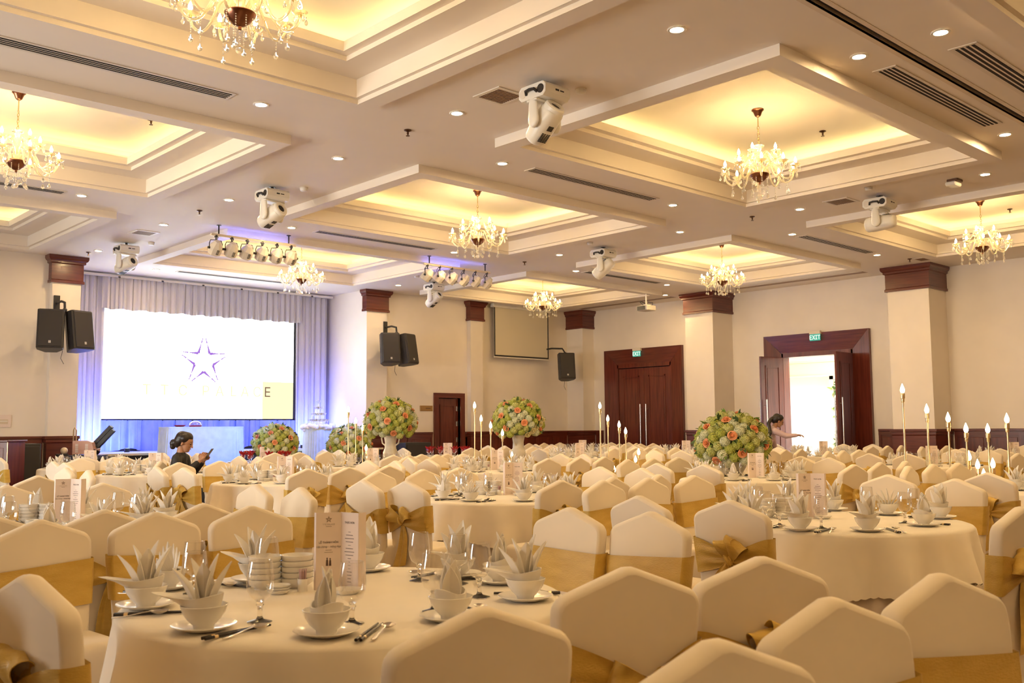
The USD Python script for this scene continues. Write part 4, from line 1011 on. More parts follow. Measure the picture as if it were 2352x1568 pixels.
def petal(base, yaw, lean, L, w, curl=.25, seed=0.):
    U = np.linspace(0, 1, 9); V = np.linspace(-1, 1, 5); P = np.zeros((9, 5, 3))
    for i, u in enumerate(U):
        ww = w*(math.sin(PI*min(.98, .22+.76*u))**.9)
        for j, v in enumerate(V):
            P[i, j] = (v*ww, -abs(v)*ww*.55+curl*L*u*u*.5, L*u)
    v, f = sheet(P, .0022)
    v, f = xf((v, f), (0, 0, 0), 0, -lean, 0)
    return xf((v, f), base, yaw)
def napkin(style):
    ms = []
    a = np.linspace(0, 2*PI, 40, endpoint=False)
    if style == 0:                                  # boat with a long pointed tail and four tall petals
        R = []
        for q, k in ((0, .70), (.3, .86), (.7, .97), (1, 1.02), (1, .90), (.6, .82)):
            tail = np.exp(-((a-PI)/.42)**2)
            r = .054*k*(1+1.7*tail*q*q); z = .040+.052*q+.022*tail*q+.008*np.cos(a)*q
            R.append(np.stack([r*np.cos(a), .86*r*np.sin(a), z], 1))
        ms.append(loft(R, False))
        for k, (x, yw, ln, L) in enumerate([(-.030, 1.57, .42, .125), (-.010, 1.2, .16, .140), (.010, -1.3, .10, .150), (.024, -1.57, .30, .135), (.0, 3.1, .15, .13)]):
            ms.append(petal((x, 0, .062), yw, ln, L, .029, .18))
    elif style == 1:                                # rolled cuff with three pointed tongues
        R = []
        for q, r in ((0, .040), (.5, .044), (1, .047), (1.0, .042), (.5, .039)):
            R.append(np.stack([r*np.cos(a)*(1+.04*np.cos(a*2)), r*np.sin(a), .028+.055*q+.008*np.sin(a*2)*q], 1))
        ms.append(loft(R, False))
        ms.append(box(.040, .048, -.006, .004, .03, .08, .001))
        for k, (yw, ln, L) in enumerate([(.2, .05, .165), (2.2, .10, .15), (4.2, .08, .155), (3.1, .0, .16)]):
            ms.append(petal((0, 0, .05), yw, ln, L-.03, .032, .12))
    else:                                           # open fan
        for k in range(7): ms.append(petal(((k-3)*.008, 0, .03), 1.57 if k < 3 else -1.57, abs(k-3)*.21, .135-.008*abs(k-3), .017, .10))
        R = []
        for q, r in ((0, .036), (1, .05), (1, .044)): R.append(np.stack([r*np.cos(a), r*np.sin(a), .028+.035*q+0*a], 1))
        ms.append(loft(R, False))
    return cat_(ms)
GOB = lathe([(0, .0), (.036, .0), (.037, .003), (.012, .010), (.007, .018), (.0075, .045), (.012, .052), (.009, .058), (.013, .064)], 24)
GOBB = lathe([(.0, .064), (.014, .065), (.030, .076), (.039, .096), (.0415, .12), (.039, .150), (.0345, .182), (.0338, .1828), (.0333, .1815), (.0337, .180)], 28)
BOWL = lathe([(0, .0), (.029, 0), (.030, .009), (.046, .024), (.060, .044), (.0675, .066), (.0660, .067), (.058, .046), (.044, .027), (.024, .014), (0, .012)], 32)
PLATE = lathe([(0, .002), (.050, .0), (.056, .004), (.078, .010), (.0935, .0175), (.0925, .0195), (.077, .0135), (.054, .0075), (0, .006)], 36)
def spoon_mesh():
    U = np.linspace(0, PI, 9); A = np.linspace(0, 2*PI, 18, endpoint=False)
    bowl = []
    for k, q in enumerate(np.linspace(0, 1, 6)): bowl.append(np.stack([.021*q*np.cos(A), .030*q*np.sin(A)+.02, .006+.011*q*q+0*A], 1))
    for q in (.96, .6, .05): bowl.append(np.stack([.021*q*np.cos(A), .030*q*np.sin(A)+.02, .0075+.011*q*q+0*A], 1))
    hd = loft([[(w*math.cos(b), y, z+.0013*math.sin(b)) for b in np.linspace(0, 2*PI, 10, endpoint=False)] for y, z, w in ((-.006, .016, .004), (-.03, .013, .0035), (-.07, .006, .005), (-.10, .003, .0068), (-.115, .0025, .0066), (-.118, .0025, .002))])
    return cat_([loft(bowl), hd])
def stick(x, y0, y1):
    return (cyl((x, y0, .005), (x, y0+.03, .005), .0048, 10), cyl((x, y0+.03, .005), (x, y0+.042, .005), .0050, 10), cyl((x, y0+.042, .005), (x, y1, .0045), .0046, 10, .0030))
P0 = {}
def place(name, loc, rz, label, group, build, cat=None, s=1.):
    """First time: build it; then copies."""
    if name not in P0: P0[name] = build(name, label, loc, rz, group, s)
    else: dup(P0[name], name.split('|')[0], label, loc, rz, group=group, s=s)
def one(mesh, mat, cat, sm=35):
    return lambda name, label, loc, rz, group, s: single(name.split('|')[0], mesh, mat, label, cat, group, sm, loc=loc, rz=rz, s=s)
def b_goblet(name, label, loc, rz, group, s):
    t = thing('water_goblet', label, 'glass', loc, rz, group=group)
    part(t, 'foot_and_stem', GOB, 'stem_glass', 50); part(t, 'bowl', GOBB, 'goblet_glass', 60); return t
def b_chop(name, label, loc, rz, group, s):
    t = thing('chopsticks', label, 'chopsticks', loc, rz, group=group)
    for x, tw in ((-.007, 0), (.007, 0)):
        a, b, c = stick(x, -.10, .13); part(t, 'stick', cat_([a, c]), 'black_lacquer', 40); part(t, 'ring', b, 'brass_bright', 40, 'brass ring')
    return t
def setting(x, y, ang, where, style, red=False, cut=True, glass=True, gl=(.07, .16), jit=.012):
    """ang: direction from the place to the table centre; local +y runs along it."""
    rz = ang-PI/2; c, s = math.cos(rz), math.sin(rz)
    L = lambda a, b: (x+a*c-b*s, y+a*s+b*c)
    z = TZ
    place('saucer_plate', (x, y, z), rz, f'white porcelain plate, {where}', 'plates of the place settings', one(PLATE, 'porcelain', 'plate', 50))
    if not red:
        place('rice_bowl', (x, y, z+.0065), rz, f'white porcelain rice bowl, {where}', 'rice bowls of the place settings', one(BOWL, 'porcelain', 'bowl', 50))
        nr = math.atan2(_r0[1], _r0[0])+RNG.normal(0, .45) if style == 0 else rz+RNG.normal(0, .5)
        place(f'folded_napkin|{style}', (x, y, z+.0065), nr, f'{["boat", "cuff", "fan"][style]} folded white linen napkin, {where}', 'folded napkins in the rice bowls', one(napkin(style) if f'folded_napkin|{style}' not in P0 else None, 'napkin_linen', 'napkin', 45))
    if glass:
        g = L(gl[0]+RNG.normal(0, jit), gl[1]+RNG.normal(0, jit))
        place('water_goblet', (*g, z), 0, f'clear stemmed goblet, {where}', 'goblets of the place settings', b_goblet)
        if red:
            place('folded_napkin|r', (*g, z+.075), rz, f'dark red napkin in goblet, {where}', 'dark red napkins in the goblets', one(cat_([petal((0, 0, .0), k*2*PI/6, .25+.12*(k % 3), .15, .032, .35) for k in range(6)]+[lathe([(.008, 0), (.026, .02), (.03, .07), (.0, .075)], 12)]) if 'folded_napkin|r' not in P0 else None, 'napkin_red', 'napkin', 45))
    if cut:
        k = L(.125+RNG.normal(0, .006), .0+RNG.normal(0, jit)); place('chopsticks', (*k, z+.001), rz+RNG.normal(0, .12), f'black chopsticks with brass rings, {where}', 'chopsticks of the place settings', b_chop)
        k = L(.16+RNG.normal(0, .006), .035+RNG.normal(0, jit)); place('soup_spoon', (*k, z+.001), rz+RNG.normal(0, .15), f'polished steel soup spoon, {where}', 'soup spoons of the place settings', one(spoon_mesh() if 'soup_spoon' not in P0 else None, 'steel', 'spoon', 50))

# folded menu card with print: panels stand in a zigzag
def b_menu(name, label, loc, rz, group, s):
    t = thing('menu_card', label, 'menu', loc, rz, group=group)
    h = .275; w = .085
    def panel(a, b):
        a, b = np.array(a), np.array(b); d = (b-a)/np.linalg.norm(b-a); n = np.array([-d[1], d[0]])*.0009
        return loft([[(*(a+n), z), (*(b+n), z), (*(b-n), z), (*(a-n), z)] for z in (0, h)])
    A, B, C_, D_, E_ = (-.092, .012), (-.080, -.002), (0., .035), (.078, -.004), (.094, .032)
    part(t, 'front_cover', panel(B, C_), 'card_pink', False); part(t, 'inner_page', panel(C_, D_), 'card_pink', False)
    part(t, 'side_flap', panel(A, B), 'card_pink', False); part(t, 'rear_page', panel(D_, E_), 'card_pink', False)
    def on(a, b, m, z, u=.5):
        a, b = np.array(a), np.array(b); d = (b-a)/np.linalg.norm(b-a); n = np.array([d[1], -d[0]])
        v, f = m; o = a+(b-a)*u
        return np.column_stack([o[0]+d[0]*v[:, 0]+n[0]*(.0011+v[:, 2]), o[1]+d[1]*v[:, 0]+n[1]*(.0011+v[:, 2]), v[:, 1]+z]), f
    star = []
    for k in range(5):
        a = PI/2+2*PI*k/5; star.append(prism(Polygon([(.002*math.cos(a-.6), .002*math.sin(a-.6)), (.0065*math.cos(a-.5), .0065*math.sin(a-.5)), (.0125*math.cos(a), .0125*math.sin(a)), (.0065*math.cos(a+.5), .0065*math.sin(a+.5)), (.002*math.cos(a+.6), .002*math.sin(a+.6))]), .0003))
    part(t, 'star_logo', on(B, C_, cat_(star), .250), 'print_soft', False)
    part(t, 'hall_name', on(B, C_, text('TTC PALACE', .0052, .0003), .230), 'print_soft', False)
    part(t, 'title', on(B, C_, text('LỄ THÀNH HÔN', .0068, .0003, True), .165), 'print_ink', False)
    v, f = text('Văn Dũng - Hồng Nga', .0062, .0003); v[:, 0] += v[:, 1]*.3
    part(t, 'names', on(B, C_, (v, f), .150), 'print_ink', False)
    ln = lambda w_, h_=.0018: box(-w_/2, w_/2, 0, h_, 0, .0003)
    part(t, 'small_print', cat_([on(B, C_, ln(.022), .140), on(B, C_, ln(.030), .132), on(B, C_, ln(.02), .224)]), 'print_soft', False)
    cp = []
    for x, s_ in ((-.005, 1), (.006, .93)):
        cp += [prism(Polygon([(x-.0045*s_, 0), (x+.0045*s_, 0), (x+.0035*s_, .020*s_), (x+.001, .0235*s_), (x-.001, .0235*s_), (x-.0035*s_, .020*s_)]), .0003), prism(Polygon([(x+.0026*math.cos(q), .0265*s_+.003*math.sin(q)) for q in np.linspace(0, 2*PI, 12, endpoint=False)]), .0003)]
    part(t, 'couple_silhouette', on(B, C_, cat_(cp), .085), 'print_ink', False)
    part(t, 'menu_heading', on(C_, D_, text('THỰC ĐƠN', .0066, .0003, True), .236), 'print_ink', False)
    W_ = [.012, .034, .044, .036, .014, .036, .048, .038, .016, .010, .014, .012, .024, .022, .016, .02]
    part(t, 'menu_lines', cat_([on(C_, D_, ln(w_, .0022 if w_ > .015 else .0014), .205-.0118*k) for k, w_ in enumerate(W_)]), 'print_ink', False)
    return t
def b_tooth(name, label, loc, rz, group, s):
    t = thing('toothpick_holder', label, 'toothpick holder', loc, rz, group=group)
    part(t, 'cup', lathe([(0, 0), (.017, 0), (.018, .045), (.0165, .045), (.0155, .004), (0, .004)], 18), 'porcelain', 40)
    part(t, 'toothpicks', cat_([cyl((.009*math.cos(k*2.4)*(k/14)**.5, .009*math.sin(k*2.4)*(k/14)**.5, .01), (.014*math.cos(k*2.4)*(k/14)**.5, .014*math.sin(k*2.4)*(k/14)**.5, .074+.006*math.sin(k*5)), .0022, 5) for k in range(14)]), 'tooth_pick', False, 'bundle of pinkish toothpicks')
    return t
SBOWL = lathe([(0, 0), (.03, 0), (.031, .005), (.047, .016), (.0495, .030), (.048, .0305), (.044, .018), (.025, .008), (0, .007)], 28)
SDISH = lathe([(0, 0), (.026, 0), (.034, .004), (.0425, .014), (.041, .0145), (.03, .006), (0, .005)], 28)
def centre(cx, cy, phrase, small=True, menu=True, mpx=None):
    """Things in the middle of a table: menu on its dish, stacked bowls, dishes, toothpicks. Axes of the picture: right (rx), away (ax)."""
    rx, ax = np.array([_r0[0], _r0[1]]), np.array([math.cos(YAW), math.sin(YAW)])
    at = lambda a, b: tuple(np.array([cx, cy])+rx*a+ax*b)
    mz = math.atan2(rx[1], rx[0])
    if mpx: cx, cy = np.array(onz(*mpx, TZ))
    if menu:
        place('menu_card', (*at(0, .0), TZ+.001), mz+RNG.normal(0, .15), f'pink folded wedding menu standing on the {phrase}', 'folded wedding menus', b_menu)
        place('menu_dish', (*at(.045, -.055), TZ), 0, f'small white dish by the foot of the menu on the {phrase}', 'small dishes by the menus', one(SDISH, 'porcelain', 'dish', 50), s=1.25)
    if small:
        for q, (a, b) in enumerate(((-.275, .06), (-.165, .09))):
            for k in range(5): place('soup_bowl', (*at(a, b), TZ+k*.0205), 0, f'white soup bowl, {["lowest", "second", "third", "fourth", "top"][k]} of the {["left", "right"][q]} stack, {phrase}', 'stacked soup bowls', one(SBOWL, 'porcelain', 'bowl', 50), s=1.22)
        for k in range(3): place('sauce_dish', (*at(-.20, -.045), TZ+k*.0085), 0, f'white sauce dish, {["lowest", "middle", "top"][k]} of the low stack, {phrase}', 'stacked sauce dishes', one(SDISH, 'porcelain', 'dish', 50))
        place('toothpick_holder', (*at(-.125, .0), TZ), 0, f'white cup of pinkish toothpicks on the {phrase}', 'toothpick cups', b_tooth)

SEATS = {'N': (62, 90, 118), 'S': (-118, -90, -62), 'E': (-18, 18), 'W': (198, 162)}
SNAME = {'N': 'far left side', 'S': 'near right side', 'E': 'far right side', 'W': 'near left side'}
PNAME = {3: ('left', 'middle', 'right'), 2: ('first', 'second'), 1: ('only',), 4: ('first', 'second', 'third', 'last')}
def lateral(x, y): return x*_r0[0]+y*_r0[1]
def lay(cx, cy, phrase, k, chairs=None, plates=None, menu=True, small=True, red=False, cut=True, sides='NSEW', mpx=None):
    table(cx, cy, phrase, k)
    if chairs is None:
        chairs = []
        for sd in sides:
            for q in ((-.5, 0, .5) if sd in 'NS' else (-.27, .27)):
                j = RNG.normal(0, .035, 2)
                chairs.append({'N': (cx+q+j[0], cy+1.35+j[1], 'N'), 'S': (cx+q+j[0], cy-1.28+j[1], 'S'), 'E': (cx+1.38+j[0], cy+q+j[1], 'E'), 'W': (cx-1.36+j[0], cy+q+j[1], 'W')}[sd])
    for sd in 'NSEW':
        row = sorted([c for c in chairs if c[2] == sd], key=lambda c: lateral(c[0], c[1]))
        for i, c in enumerate(row):
            lb = f'white covered chair with gold sash, {PNAME[len(row)][i]}, {SNAME[sd]}, {phrase}'
            place_chair(c[0], c[1], sd, lb, cx, cy, c[3] if len(c) > 3 else None, turn=c[4] if len(c) > 4 else None)
    if plates is None:
        plates = [(cx+.565*math.cos(math.radians(a)), cy+.565*math.sin(math.radians(a))) for sd in 'NSEW' for a in SEATS[sd]]
    pl = sorted(plates, key=lambda p: math.atan2(p[1]-cy, p[0]-cx))
    n = len(pl); near = min(range(n), key=lambda i: pl[i][0]*math.cos(YAW)+pl[i][1]*math.sin(YAW))
    for i in range(n):
        x, y = pl[(near+i) % n]
        wh = ['nearest place', 'first right of nearest', 'second right of nearest', 'third right of nearest', 'fourth right of nearest', 'farthest place', 'fourth left of nearest', 'third left of nearest', 'second left of nearest', 'first left of nearest', 'extra place'][i if n >= 10 or i <= n//2 else 10-(n-i)]
        setting(x, y, math.atan2(cy-y, cx-x), f'{wh}, {phrase}', int(RNG.choice([0, 0, 1, 2, 0])), red, cut, gl=(.065, .15))
    if red: small = False
    centre(cx, cy, phrase, small, menu, mpx)

Z = .96
def oz(px, py, z=.95): return onz(px, py, z)
pz = lambda *ps: [onz(x, y, TZ+.012) for x, y in ps]
# the near tables: chairs by the places read off the photograph
lay(1.9, 2.88, 'nearest table', 0, [(1.37, 4.46, 'N', 1), (1.87, 4.45, 'N', 2), (2.36, 4.46, 'N', 1), (3.35, 3.2, 'E', 0), (3.42, 2.77, 'E', 1), (1.37, 1.57, 'S', 2, -.30), (2.03, 1.73, 'S', 1, -.42), (2.46, 1.59, 'S', 0, -.50), (.83, 2.77, 'W', 3, .15), (.62, 3.12, 'W', 1)],
    pz((335, 1388), (468, 1437), (750, 1449), (1035, 1415), (1207, 1370), (1150, 1332), (1052, 1318), (845, 1304), (588, 1328), (385, 1345)), mpx=(775, 1357))
for q, x in enumerate((1.455, 1.98, 2.49)):
    place_chair(x, (1.04, 1.11, 1.09)[q], 'N', f'white covered chair with gold sash, {["left", "middle", "right"][q]} of the three at the bottom right corner', 1.95, -.5, q, turn=-.25)
lay(5.5, 3.0, 'table right of nearest', 1, [(5.2, 4.65, 'N', 1), (5.68, 4.63, 'N', 2), (6.2, 4.6, 'N', 1), (4.22, 2.9, 'W', 0), (4.17, 3.46, 'W', 2), (6.92, 2.88, 'E', 1), (7.19, 3.5, 'E', 3), (4.75, 1.69, 'S', 2), (5.4, 1.6, 'S', 1), (6.0, 1.7, 'S', 0)],
    pz((1838, 1213), (1993, 1215), (2122, 1203), (2160, 1186), (2040, 1178), (1915, 1168), (1810, 1165), (1715, 1172), (1690, 1190), (1730, 1204)), mpx=(1867, 1189))
lay(5.55, 6.05, 'table behind nearest', 0, [(5.05, 7.21, 'N', 1), (5.585, 7.24, 'N', 0), (6.05, 7.27, 'N', 3), (5.05, 4.92, 'S', 0), (5.6, 4.9, 'S', 2), (6.12, 4.88, 'S', 1), (7.02, 6.3, 'E', 1), (7.03, 5.79, 'E', 3), (4.13, 6.07, 'W', 1), (4.27, 5.72, 'W', 2)], mpx=(1180, 1136))
lay(2.05, 6.15, 'table at left edge', 1, [(2.08, 7.52, 'N', 1), (2.65, 7.25, 'N', 3), (1.28, 4.8, 'S', 0), (1.76, 4.78, 'S', 1), (2.26, 4.78, 'S', 2), (3.32, 6.19, 'E', 2), (3.34, 5.63, 'E', 1)], mpx=(155, 1202))
lay(5.55, 9.8, 'table before seated woman', 0, [(4.98, 11.2, 'N', 1), (5.55, 11.3, 'N', 0), (6.1, 11.25, 'N', 3), (4.957, 8.244, 'S', 0), (5.443, 8.27, 'S', 3), (5.95, 8.3, 'S', 2), (6.8, 9.9, 'E', 1), (6.91, 9.48, 'E', 2), (4.2, 9.97, 'W', 1), (4.33, 9.6, 'W', 0)], mpx=(655, 1104))
lay(2.1, 10.1, 'table off left edge', 1, [(2.71, 8.92, 'S', 1), (2.2, 8.9, 'S', 2), (3.53, 10.68, 'E', 0), (3.44, 9.77, 'E', 1), (2.9, 11.6, 'N', 2)])
lay(5.45, 13.0, 'table behind seated woman', 0, [(4.9, 14.3, 'N', 1), (5.4, 14.35, 'N', 0), (5.95, 14.3, 'N', 3), (4.15, 13.05, 'W', 1), (4.08, 12.4, 'W', 0), (6.8, 13.2, 'E', 2), (6.8, 12.65, 'E', 1)])
lay(9.3, 6.15, 'table with flower dome', 1, [(8.04, 6.42, 'W', 1), (8.03, 5.82, 'W', 0), (8.86, 4.66, 'S', 1), (9.52, 4.72, 'S', 0), (10.0, 4.68, 'S', 2), (10.62, 5.89, 'E', 3), (10.89, 6.42, 'E', 1), (8.81, 7.48, 'N', 1), (9.3, 7.5, 'N', 2), (9.8, 7.5, 'N', 0)], small=False, mpx=(1738, 1097))
lay(8.9, 9.95, 'table left of flower dome', 0, [(8.51, 8.51, 'S', 1), (8.98, 8.42, 'S', 3), (9.42, 8.39, 'S', 2), (7.55, 9.67, 'W', 1), (7.74, 10.32, 'W', 0), (10.25, 9.97, 'E', 1), (10.25, 9.51, 'E', 3), (8.4, 11.2, 'N', 1), (8.9, 11.2, 'N', 2), (9.4, 11.2, 'N', 0)], mpx=(1143, 1079))
FAR = [(9.3, 2.75, 'table past right bow chair', 'NWE'), (13.9, 6.1, 'table behind tall candles', 'NSEW'), (13.9, 2.7, 'table right of tall candles', 'NWE'), (17.3, 6.2, 'table before right pilaster', 'NSEW'),
       (17.3, 2.7, 'table at far right edge', 'NWE'), (13.9, 9.75, 'table left of waitress', 'NSEW'), (17.3, 9.7, 'table before open door', 'NSE'), (13.9, 13.0, 'table left of middle pilaster', 'NSEW'),
       (17.3, 13.0, 'table before middle pilaster', 'NSEW'), (17.2, 16.0, 'table before closed doors', 'NSEW'), (8.85, 12.75, 'table before flower urn', 'SW'), (5.6, 15.9, 'table before effect machine', 'SEW')]
for k, (x, y, ph, sd) in enumerate(FAR):
    lay(x, y, ph, k, None, None, True, k < 2, False, k < 4, sd)
lay(8.6, 15.75, 'red napkin table by stage', 0, None, None, True, False, True, False, 'SEW')
lay(12.85, 15.8, 'red napkin table by door', 1, None, None, True, False, True, False, 'SEW')

# ------------------------------------------------------------------ flowers
def bloom_mesh(seed, r=.058):
    g = np.random.default_rng(seed); n = 44; ms = [ball((0, 0, 0), r*.78, 1)]
    for k in range(n):
        z = 1-1.45*(k+.5)/n; a = k*2.399963; q = math.sqrt(max(0, 1-z*z)); d = np.array([q*math.cos(a), q*math.sin(a), z])
        u = np.cross(d, [0, 0, 1.] if abs(d[2]) < .9 else [1., 0, 0]); u /= np.linalg.norm(u); w = np.cross(d, u); b = g.uniform(0, PI)
        u, w = u*math.cos(b)+w*math.sin(b), w*math.cos(b)-u*math.sin(b); c = d*r*g.uniform(.92, 1.08); s = r*.33
        P = [c+d*.001]; 
        for h in range(4):
            e = [u, w, -u, -w][h]; f_ = [w, -u, -w, u][h]
            P += [c+(e*.75+f_*.45)*s+d*s*.25, c+e*s*1.25+d*s*.1, c+(e*.75-f_*.45)*s+d*s*.25]
        fs = []
        for h in range(4):
            i = 1+3*h; fs += [[0, i+1, i], [0, i+2, i+1]]
        ms.append((np.array(P), np.array(fs)))
    return cat_(ms)
def rose_mesh(seed, r=.055):
    g = np.random.default_rng(seed); ms = [ball((0, 0, .4*r), .3*r, 1, (1, 1, 1.3))]
    for ring, (n, rad, tilt, h) in enumerate(((3, .26, .15, .95), (4, .45, .35, .95), (5, .68, .65, .85), (6, .92, 1.0, .62))):
        for k in range(n):
            a = 2*PI*k/n+ring*.6; U = np.linspace(0, 1, 5); V = np.linspace(-1, 1, 5); P = np.zeros((5, 5, 3))
            for i, u in enumerate(U):
                for j, v in enumerate(V):
                    rr = r*(rad*(.25+.75*u)+.10*u*u*ring*.5); zz = r*(h*u-.12*u*u*ring-.06*v*v*u); b = a+v*(PI/n)*1.3*(math.sin(PI*(.30+.34*u))**.6)
                    P[i, j] = (rr*math.cos(b), rr*math.sin(b), zz)
            ms.append(grid(P))
    return cat_(ms)
BL = [bloom_mesh(k) for k in range(3)]; RS = [rose_mesh(k) for k in range(2)]
def orient(m, d, c):
    d = np.array(d)/np.linalg.norm(d); u = np.cross([0, 0, 1.] if abs(d[2]) < .95 else [1., 0, 0], d); u /= np.linalg.norm(u); w = np.cross(d, u)
    v, f = m; return v[:, :1]*u+v[:, 1:2]*w+v[:, 2:3]*d+np.array(c), f
def flower_parts(t, zc, a=.385, c=.34, seed=3):
    g = np.random.default_rng(seed); n = 125; pts = []
    for k in range(n):
        z = 1-1.62*(k+.5)/n; b = k*2.399963+.3; q = math.sqrt(max(0, 1-z*z)); pts.append((q*math.cos(b), q*math.sin(b), z))
    kinds = ['h']*n
    for k in range(2, n, 6): kinds[k] = 'r'
    for k in range(5, n, 13): kinds[k] = 'c'
    part(t, 'foliage_core', ball((0, 0, zc+.02), 1., 3, (a*.86, a*.86, c*.78)), 'leaf', True)
    for k, d in enumerate(pts):
        p = np.array([d[0]*a, d[1]*a, zc+d[2]*c])*1; nrm = np.array([d[0]/a, d[1]/a, d[2]/c]); nrm /= np.linalg.norm(nrm)
        p = p+nrm*g.normal(0, .012)
        if kinds[k] == 'h': part(t, 'hydrangea_bloom', orient(BL[k % 3], nrm, p), ['hydrangea', 'hydrangea_green', 'hydrangea_pale'][int(g.integers(0, 3))], False)
        elif kinds[k] == 'r': part(t, 'rose', orient(RS[k % 2], nrm, p+nrm*.012), 'rose_peach', 50, 'peach rose')
        else: part(t, 'rose', orient(RS[k % 2], nrm, p+nrm*.006), 'rose_cream', 50, 'cream rose')
    for k in range(34):
        z = 1-1.4*(k+.5)/34; b = k*2.399963+1.1; q = math.sqrt(max(0, 1-z*z)); d = np.array([q*math.cos(b), q*math.sin(b), z])
        p = np.array([d[0]*a*.97, d[1]*a*.97, zc+d[2]*c*.97])
        part(t, 'leaf_sprig', cat_([xf(leaf_mesh((0, 0, 0), .11, .022, math.atan2(d[1], d[0])+g.normal(0, .7), -math.asin(np.clip(d[2], -1, 1))+g.normal(0, .5), g.normal(0, .5)), p) for _ in range(4)]), 'leaf' if k % 4 else 'leaf_light', 40)
URN = lathe([(0, 0), (.13, 0), (.13, .03), (.09, .06), (.05, .10), (.045, .14), (.07, .17), (.115, .22), (.125, .28), (.115, .31), (.095, .36), (.09, .45), (.105, .53), (.135, .58), (.14, .60), (.12, .60), (.09, .55), (0, .5)], 28)
fl = thing('flower_urn', 'green and peach flower ball in a cream urn at the centre of the hall', 'flower arrangement', (*tocam(1190, 965, 17.0)[:2], 0), .4, s=1.05)
part(fl, 'pedestal', lathe([(0, 0), (.19, 0), (.19, .04), (.12, .07), (.12, .52), (.17, .55), (.17, .58), (0, .58)], 28), 'urn_cream'); part(fl, 'urn', xf(URN, (0, 0, .58)), 'urn_cream', 40, 'cream footed urn')
for s_ in (-1, 1): part(fl, 'urn_handle', tube([(s_*.09, 0, .98), (s_*.15, 0, 1.02), (s_*.17, 0, 1.10), (s_*.13, 0, 1.15), (s_*.10, 0, 1.10)], .012, 7), 'urn_cream')
flower_parts(fl, 1.37)
dup(fl, 'flower_urn', 'green and peach flower ball in a cream urn right of the stage', (*tocam(897, 965, 17.0)[:2], .0), 2.0, s=1.06)
dup(fl, 'flower_urn', 'flower ball partly hidden behind the candles left of the urn', (10.55, 16.0, -.34), 3.7, s=1.)
fd = thing('flower_dome', 'large low dome of green hydrangeas and peach roses on a table', 'flower arrangement', (9.79+.0, 6.68, TZ), 1.0)
part(fd, 'vase', lathe([(0, 0), (.10, 0), (.11, .02), (.16, .10), (.17, .16), (.15, .16), (0, .10)], 28), 'urn_cream'); flower_parts(fd, .37, .40, .33, 5)
dup(fd, 'flower_dome', 'small flower dome among red napkins before the stage curtain', (8.95, 16.0, TZ), 2.2, s=.92)

# ------------------------------------------------------------------ groups of tall flame lamps on brass sticks
FLAME = lathe([(0, 0), (.012, .0), (.022, .016), (.026, .034), (.022, .055), (.012, .082), (.004, .103), (0, .108)], 14)
def candle_group(pts, label):
    c = np.mean([p[:2] for p in pts], 0)
    t = thing('candle_stand', label, 'lamp')
    part(t, 'base', xf(lathe([(0, 0), (.26, 0), (.26, .012), (.03, .03), (0, .03)], 28), (c[0], c[1], 0)), 'brass')
    for (x, y, z) in pts:
        part(t, 'stick', cat_([cyl((x, y, .0), (x, y, z-.10), .0105, 10), cyl((x, y, 0), (x, y, .02), .05, 14)]), 'brass_bright', 40)
        part(t, 'socket', xf(lathe([(0, -.10), (.014, -.10), (.018, -.095), (.0185, -.06), (.024, -.055), (.024, -.008), (.02, 0), (0, 0)], 14), (x, y, z)), 'brass_bright', 40)
        part(t, 'flame_bulb', xf(FLAME, (x, y, z)), 'flame_glow', True, 'glowing flame shaped bulb')
def cpts(d, ps): return [tuple(tocam(x, y, d+.25*math.sin(i*2.1))) for i, (x, y) in enumerate(ps)]
candle_group(cpts(10.5, [(2073, 903), (2129, 949), (2178, 969), (2219, 993), (2269, 994), (2313, 971), (2226, 1057), (2246, 1076), (2281, 1074), (2260, 1098)]), 'group of tall brass flame lamps at right before the pilaster')
candle_group(cpts(15.8, [(1090, 937), (1105, 967), (1127, 983), (1154, 1000), (1176, 1051), (1171, 1070)]), 'group of tall brass flame lamps left of the central flower urn')
candle_group(cpts(15.8, [(1378, 938), (1396, 967), (1422, 981), (1437, 996), (1467, 1044), (1460, 1061), (1411, 1084)]), 'group of tall brass flame lamps before the closed double door')
candle_group(cpts(17.2, [(800, 946), (817, 972), (833, 988), (841, 1034), (843, 1050), (860, 1045), (847, 1062), (854, 1062)]), 'group of tall brass flame lamps left of the flower urn by the stage')

